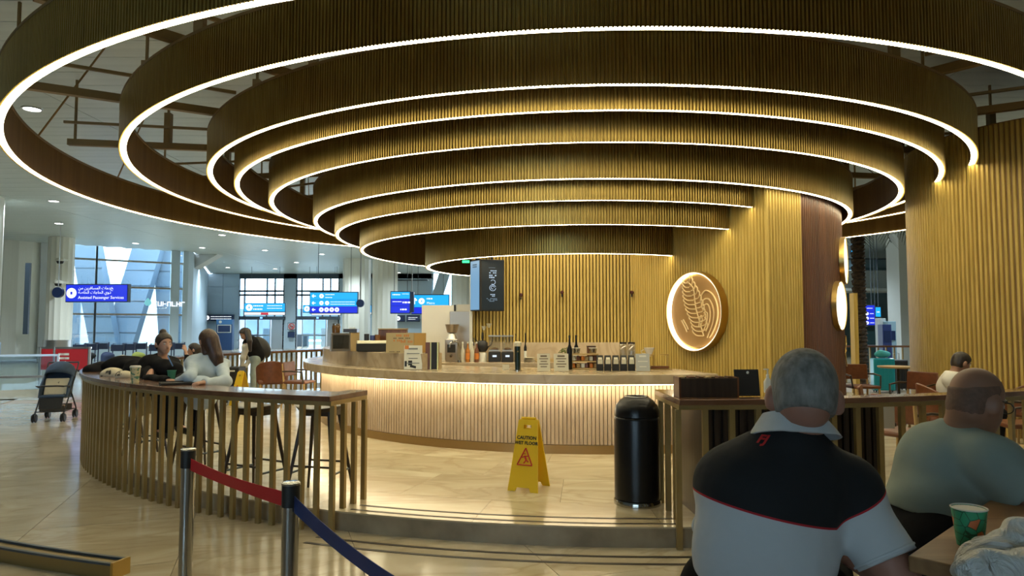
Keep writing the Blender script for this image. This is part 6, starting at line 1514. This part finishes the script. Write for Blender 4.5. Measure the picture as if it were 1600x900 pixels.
kx0, kx1 = D(338, 504, 49), D(362, 548, 49); t = thing('information_kiosk', 'dark blue information kiosk standing left of the first entrance', 'kiosk', ((kx0.x + kx1.x) / 2, 49, 0)); w_ = kx1.x - kx0.x
MB().box((0, .2, 1.08), (w_, .35, 2.16)).obj('cabinet', plain('kiosk_blue', (.02, .055, .15), rough=.35), t, local=True); MB().box((0, .02, 1.98), (w_, .02, .34)).obj('header', plain('kiosk_header', (.06, .18, .38), rough=.3), t, local=True)
MB().lathe([(.1, -.01), (.1, .01)], (-w_ * .25, 0, 1.98), 16, axis='y').obj('disc', M_PAPER, t, local=True); MB().box((0, .01, 1.5), (w_ * .85, .03, .56)).obj('display_frame', M_PAPER, t, local=True); MB().box((0, -.008, 1.5), (w_ * .76, .02, .46)).obj('display', M_SNAVY, t, local=True)
# lettering on the tall window, seen from behind, and its drop mark
wp_ = on(A1, B1, 230); c = D(227, 474, wp_.y); t = thing('window_mark', 'pale teal drop mark stuck on the tall window', 'window mark', wp_ + Vector((0, 0, c.z)) + NWIN * .05)
m = MB(); m.tube([Vector((0, 0, -.12)), Vector((0, 0, .0)), Vector((0, 0, .12)), Vector((0, 0, .28))], .1, 14, rs=[.08, .19, .15, .01]); m.obj('drop', emit('teal_mark', (.25, .75, .8), .8), t, smooth=60, local=True); t.scale = (1, .15, 1)
wp2 = on(A1, B1, 263); c = D(263, 475, wp2.y); t = thing('window_lettering', 'white lettering on the tall window, mirrored because it is seen from inside', 'window lettering', wp2 + Vector((0, 0, c.z)) + NWIN * .08, rz1)
for i in range(7):
    m = MB(); X = -.66 + i * .22; m.box((X - .07, 0, 0), (.045, .02, .24)); m.box((X + .02, 0, (.10, -.10, 0)[i % 3]), (.14, .02, .045)); 
    if i % 2: m.box((X + .07, 0, 0), (.045, .02, .24))
    m.obj('letter', M_SWHITE, t, local=True)
# dome cameras on the fluted pilaster
for k, (px, py) in enumerate(((94, 407), (91, 442))):
    c = D(px, py, 30.0); t = thing('dome_camera', ('upper white dome camera on the fluted pilaster', 'lower white dome camera on the fluted pilaster, above the round blue sign')[k], 'camera', c)
    MB().lathe([(.06, .1), (.17, .06), (.19, .0), (.17, -.05)], c + Vector((0, 0, .02)), 20).obj('housing', M_PAPER, t, smooth=50); MB().lathe([(.15, -.05), (.11, -.15), (.001, -.18)], c + Vector((0, 0, .02)), 20).obj('dome', M_BLACK, t, smooth=50); MB().bar(c + Vector((0, 0, .05)), c + Vector((0, .55, .05)), .08).obj('bracket', M_PAPER, t)
# queue barrier with red banner
t = thing('banner_barrier', 'steel barrier carrying a red banner with three short white lines of writing', 'barrier', D(105, 570, 19.5)); t.location.z = 0; yb = 19.5
x0_, x1_ = (66 - 800) / F * yb, (142 - 800) / F * yb
MB().box(((x0_ + x1_) / 2, yb, .72), (x1_ - x0_, .03, .58)).obj('banner', plain('red_banner', (.42, .012, .02), rough=.5), t); MB().box(((x0_ + x1_) / 2, yb, 1.04), (x1_ - x0_ + .1, .05, .05)).obj('top_rail', M_STEEL, t)
for xx in (x0_, (88 - 800) / F * yb, x1_): MB().cyl((xx, yb, 0), (xx, yb, 1.06), .04, n=12).obj('post', M_STEEL, t, smooth=40)
m = MB()
for i, (z_, a_, b_) in enumerate(((.86, 95, 111), (.75, 93, 112), (.64, 98, 107))):
    u = a_
    while u < b_: m.box(((u + .8 - 800) / F * yb, yb - .02, z_), (.026 * (1 + (int(u) % 3) * .3), .006, .06)); u += 2.4
m.obj('white_print', M_PAPER, t)['kind'] = 'stuff'
t = thing('glass_barrier', 'glass barrier with steel handrail behind the stroller', 'barrier', (-12.8, 17.0, 0)); 
for a_, b_ in (((-14.6, 16.0), (-11.2, 17.2)),):
    MB().bar((a_[0], a_[1], .93), (b_[0], b_[1], .93), .05).obj('handrail', M_STEEL, t)
    MB().slab([(a_[0], a_[1], .1), (b_[0], b_[1], .1), (b_[0], b_[1], .9), (a_[0], a_[1], .9)], (0, .02, 0)).obj('pane', M_GLASSB, t)
    for f in (0, .5, 1): xx, yy = a_[0] + (b_[0] - a_[0]) * f, a_[1] + (b_[1] - a_[1]) * f; MB().cyl((xx, yy, 0), (xx, yy, .95), .03, n=10).obj('post', M_STEEL, t)
t = thing('steel_rail', 'low steel handrail running out of view left of the stroller', 'rail', (-11.0, 14.6, 0)); MB().bar((-12.5, 14.4, .55), (-9.4, 14.9, .58), .05).obj('rail', M_STEEL, t)
for xx, yy in ((-12.2, 14.45), (-9.6, 14.87)): MB().cyl((xx, yy, 0), (xx, yy, .57), .025, n=10).obj('post', M_STEEL, t)
# dark luggage trolleys row in front of the tall window
for k in range(9):
    px = 118 + k * 20; y_ = 25.5 + (k % 3) * 1.1; x_ = (px - 800) / F * y_; t = thing('luggage_trolley', 'dark luggage trolley, %s from the left in the row under the tall window' % ('first', 'second', 'third', 'fourth', 'fifth', 'sixth', 'seventh', 'eighth', 'last')[k], 'trolley', (x_, y_, 0), rad(10 * (k % 3)), 'row of luggage trolleys under the tall window')
    MB().box((0, 0, .2), (.5, .8, .05)).obj('platform', M_DKSTEEL, t, local=True); MB().tube([(-.24, .4, .2), (-.24, .45, 1.0), (.24, .45, 1.0), (.24, .4, .2)], .025, 6).obj('handle_frame', plain('trolley_blue', (.02, .04, .10), rough=.4), t, local=True); MB().box((0, .36, .85), (.46, .16, .24)).obj('basket', plain('trolley_navy', (.015, .025, .06), rough=.5), t, local=True)
    for sx in (-.2, .2): MB().cyl((sx, -.3, .08), (sx + .03, -.3, .08), .08, n=12).obj('wheel', M_BLACKM, t, local=True); MB().cyl((sx, .3, .08), (sx + .03, .3, .08), .08, n=12).obj('wheel', M_BLACKM, t, local=True)
for k, (px, c_, lb) in enumerate(((139, (.01, .01, .012), 'black rounded bag in front of the trolley row under the tall window'), (168, (.03, .05, .12), 'navy bag in front of the trolley row, near its middle'), (216, (.35, .40, .08), 'yellow-green bag in front of the trolley row'))):
    o = blob('travel_bag', [ell((((px - 800) / F * 24.3), 24.3, .14), (.34, .2, .14)), ell((((px - 800) / F * 24.3) + .1, 24.3, .62), (.2, .14, .12)), cap((((px - 800) / F * 24.3), 24.3, .1), (((px - 800) / F * 24.3), 24.3, .6), .16)], plain('bag_tone', c_, rough=.7), None, h=.04, k=.05); tag(o, lb, 'bag')
# mop trolley beside the yellow sign
x_, y_ = D(364, 580, 13.6).x, 13.7; t = thing('cleaning_trolley', 'black and navy cleaning trolley beside the bending young woman', 'trolley', (x_, y_, PLAT))
bevel(MB().box((x_, y_, PLAT + .52), (.30, .36, .34)).obj('upper_bin', M_BLACKM, t), .02); bevel(MB().box((x_, y_, PLAT + .20), (.28, .34, .28)).obj('lower_bin', plain('navy_bin', (.02, .04, .12), rough=.4), t), .02); MB().box((x_, y_ - .19, PLAT + .62), (.14, .01, .03)).obj('white_tag', M_PAPER, t)
for sx in (-.11, .11): MB().cyl((x_ + sx, y_ - .12, PLAT + .03), (x_ + sx + .02, y_ - .12, PLAT + .03), .03, n=10).obj('wheel', M_BLACKM, t); MB().cyl((x_ + sx, y_ + .12, PLAT + .03), (x_ + sx + .02, y_ + .12, PLAT + .03), .03, n=10).obj('wheel', M_BLACKM, t)

# ================================================================ RIGHT-HAND BACKGROUND
M_TEAL = plain('turquoise_shell', (.01, .28, .36), rough=.3)
def suitcase(x, y, z, w, h, d, mat, label, rz=0.0):
    t = thing('suitcase', label, 'suitcase', (x, y, z), rz)
    bevel(MB().box((0, 0, .04 + h / 2), (w, d, h)).obj('shell', mat, t, local=True), .03)
    m = MB()
    for k in range(5): m.box((-w * .36 + k * w * .18, -d / 2 - .003, .04 + h / 2), (.014, .008, h * .86))
    m.obj('rib', mat, t, local=True)['kind'] = 'stuff'
    MB().tube([(-w * .22, d * .3, h + .04), (-w * .22, d * .3, h + .2), (w * .22, d * .3, h + .2), (w * .22, d * .3, h + .04)], .010, 6).obj('pull_handle', M_STEEL, t, local=True)
    for sx in (-1, 1):
        for sy in (-1, 1): MB().cyl((sx * w * .38 - .01, sy * d * .3, .028), (sx * w * .38 + .01, sy * d * .3, .028), .028, n=10).obj('wheel', M_BLACKM, t, local=True)
    return t
x_ = (1376 - 800) / F * 17.5; suitcase(x_, 17.5, 0, .50, .80, .28, M_TEAL, 'bright turquoise hard suitcase behind the seated men', rad(-8))
nb_ = blob('neck_pillow', [ell((x_ + .01, 17.5, .94), (.20, .12, .09)), ell((x_ - .06, 17.45, .98), (.10, .08, .07))], plain('turquoise_cloth', (.05, .36, .38), rough=.7), None, h=.016, k=.03); tag(nb_, 'turquoise travel pillow on top of the turquoise suitcase', 'pillow')
x_ = (1401 - 800) / F * 18.0; suitcase(x_, 18.0, 0, .36, .74, .28, M_BLACKM, 'black suitcase standing right of the turquoise one', rad(5))
# palm tree in the hall
def palm(x, y):
    t = thing('palm_tree', 'indoor palm with rough dark trunk and drooping fronds beyond the walnut drum', 'palm', (x, y, 0))
    m = MB(); H = 4.75; n = 14; prof = []
    for i in range(48):
        z = i * H / 48; prof += [(.20 + .05 * ((i % 2)), z), (.275, z + H / 96)]
    vs = []; 
    for j, (r, z) in enumerate(prof):
        for i in range(n): a = 2 * PI * i / n; rr = r * (1 + .16 * ((i + j // 2) % 2)) * .62; vs.append((rr * math.cos(a), rr * math.sin(a), z))
    K = len(prof); m.add(vs, [(j * n + i, j * n + (i + 1) % n, (j + 1) * n + (i + 1) % n, (j + 1) * n + i) for j in range(K - 1) for i in range(n)])
    m.obj('trunk', noisy('palm_bark', (.020, .014, .009), (.07, .045, .025), scale=(9, 9, 22), rough=.9), t, local=True)
    M_FR = noisy('palm_green', (.008, .02, .012), (.03, .055, .03), scale=(3, 3, 3), rough=.6)
    for k in range(13):
        a = k * 2 * PI / 13; f = MB(); pts = []
        for i in range(9):
            s = i / 8; pts.append(Vector((math.cos(a) * 1.5 * s, math.sin(a) * 1.5 * s, H + .35 * math.sin(s * 2.2) - .95 * s * s)))
        f.tube(pts, .02, 5, rs=[.022 * (1 - .08 * i) for i in range(9)])
        for i in range(1, 9):
            for sub in range(3):
                p = pts[i - 1].lerp(pts[i], sub / 3); d = (pts[i] - pts[i - 1]).normalized(); sd = d.cross(Vector((0, 0, 1))).normalized(); L_ = .42 * (1 - .5 * i / 9)
                for s in (-1, 1):
                    q = p + sd * s * L_ + d * L_ * .5 - Vector((0, 0, .22)); f.add([p, p + d * .035, q, q - d * .01], [(0, 1, 2, 3)])
        f.obj('frond', M_FR, t, local=True)
    return t
palm((1343 - 800) / F * 19.5, 19.5)
sign('tall blue information screen seen past the palm trunk', 1351, 1367, 477, 508, 24, [(.3, M_SBLUE, [BA(.2, .2, .6, 0)]), (.24, M_SBLUE, [(.2, .7, 'disc', None), BA(.5, .25, .4, 0)]), (.23, M_SBLUE, [(.2, .7, 'disc', None), BA(.5, .25, .4, 0)]), (.23, M_SBLUE, [(.2, .7, 'disc', None), BA(.5, .25, .4, 0)])])
sign('small cyan screen right of the tall blue information screen', 1368, 1376, 480, 495, 26, [(1, M_SCYAN, [BA(.2, .2, .5, 0)])])
sign('bright blue screen on the far gallery left of the palm fronds', 1330, 1336, 380, 396, 34, [(1, M_SCYAN, [])])
t = thing('dark_kiosk', 'dark green kiosk under the blue information screen', 'kiosk', ((1360 - 800) / F * 24.2, 24.2, 0)); xx = (1360 - 800) / F * 24.2; MB().box((xx, 24.3, .95), (.42, .3, 1.9)).obj('cabinet', plain('kiosk_dark', (.01, .03, .035), rough=.3), t); MB().box((xx, 24.13, .98), (.42, .02, .05)).obj('handrail', M_STEEL, t)
for k, (px, w_, c_, lb) in enumerate(((1381, .28, (.02, .04, .15), 'dark blue vending cabinet in the hall beyond the suitcases'), (1389, .26, (.25, .4, .5), 'pale blue vending cabinet beside the dark blue one'), (1375, .2, (.4, .45, .45), 'grey post cabinet with a bright panel behind the turquoise suitcase'))):
    y_ = 22 + k * .3; xx = (px - 800) / F * y_; t = thing('vending_cabinet', lb, 'cabinet', (xx, y_, 0)); bevel(MB().box((xx, y_, .85 + .05 * k), (w_, .3, 1.7 + .1 * k)).obj('body', plain('cab_tone', c_, rough=.4), t), .01); MB().box((xx, y_ - .16, 1.35), (w_ * .7, .01, .3)).obj('panel', M_SWHITE if k == 2 else M_SNAVY, t)
t = thing('far_bar_rail', 'dark-topped bar rail across the gap between drum and ribbed column', 'bar table', (10.6, 20.6, 0)); MB().box((10.6, 20.6, 1.05), (3.6, .4, .05)).obj('tabletop', M_TOP, t)
for i in range(15): MB().box((8.9 + i * .24, 20.6, .5125), (.035, .05, 1.025)).obj('post', M_POST, t)
xx = (1334 - 800) / F * 16; t = thing('gold_upright', 'slim gold upright just behind the walnut drum', 'pilaster', (xx, 16, 0)); MB().box((xx, 16, 1.2), (.09, .2, 2.4)).obj('shaft', M_GOLD, t); MB().box((xx, 16, .04), (.14, .25, .08)).obj('foot', M_BRASS, t)

# unseen spotlights added to brighten the gold back wall, behind the innermost ring's band
for k, xx in enumerate((-.1, .75, 1.5)):
    t = thing('added_wall_spot', 'added small black spotlight hidden inside the innermost ring, %s from the menu screens' % ('first', 'second', 'third')[k], 'spotlight', (xx, 9.98, 3.9), group='added spotlights over the back wall')
    MB().cyl((xx, 9.98, 3.9), (xx, 10.06, 3.74), .05, n=14).obj('housing', M_BLACKM, t); MB().cyl((xx, 9.98, 3.88), (xx, 9.98, CEIL), .012, n=6).obj('stem', M_BLACKM, t)
    l = spot((xx, 10.075, 3.71), 75, (1, .86, .62), 110, .04); l.rotation_euler = (rad(24), 0, 0)
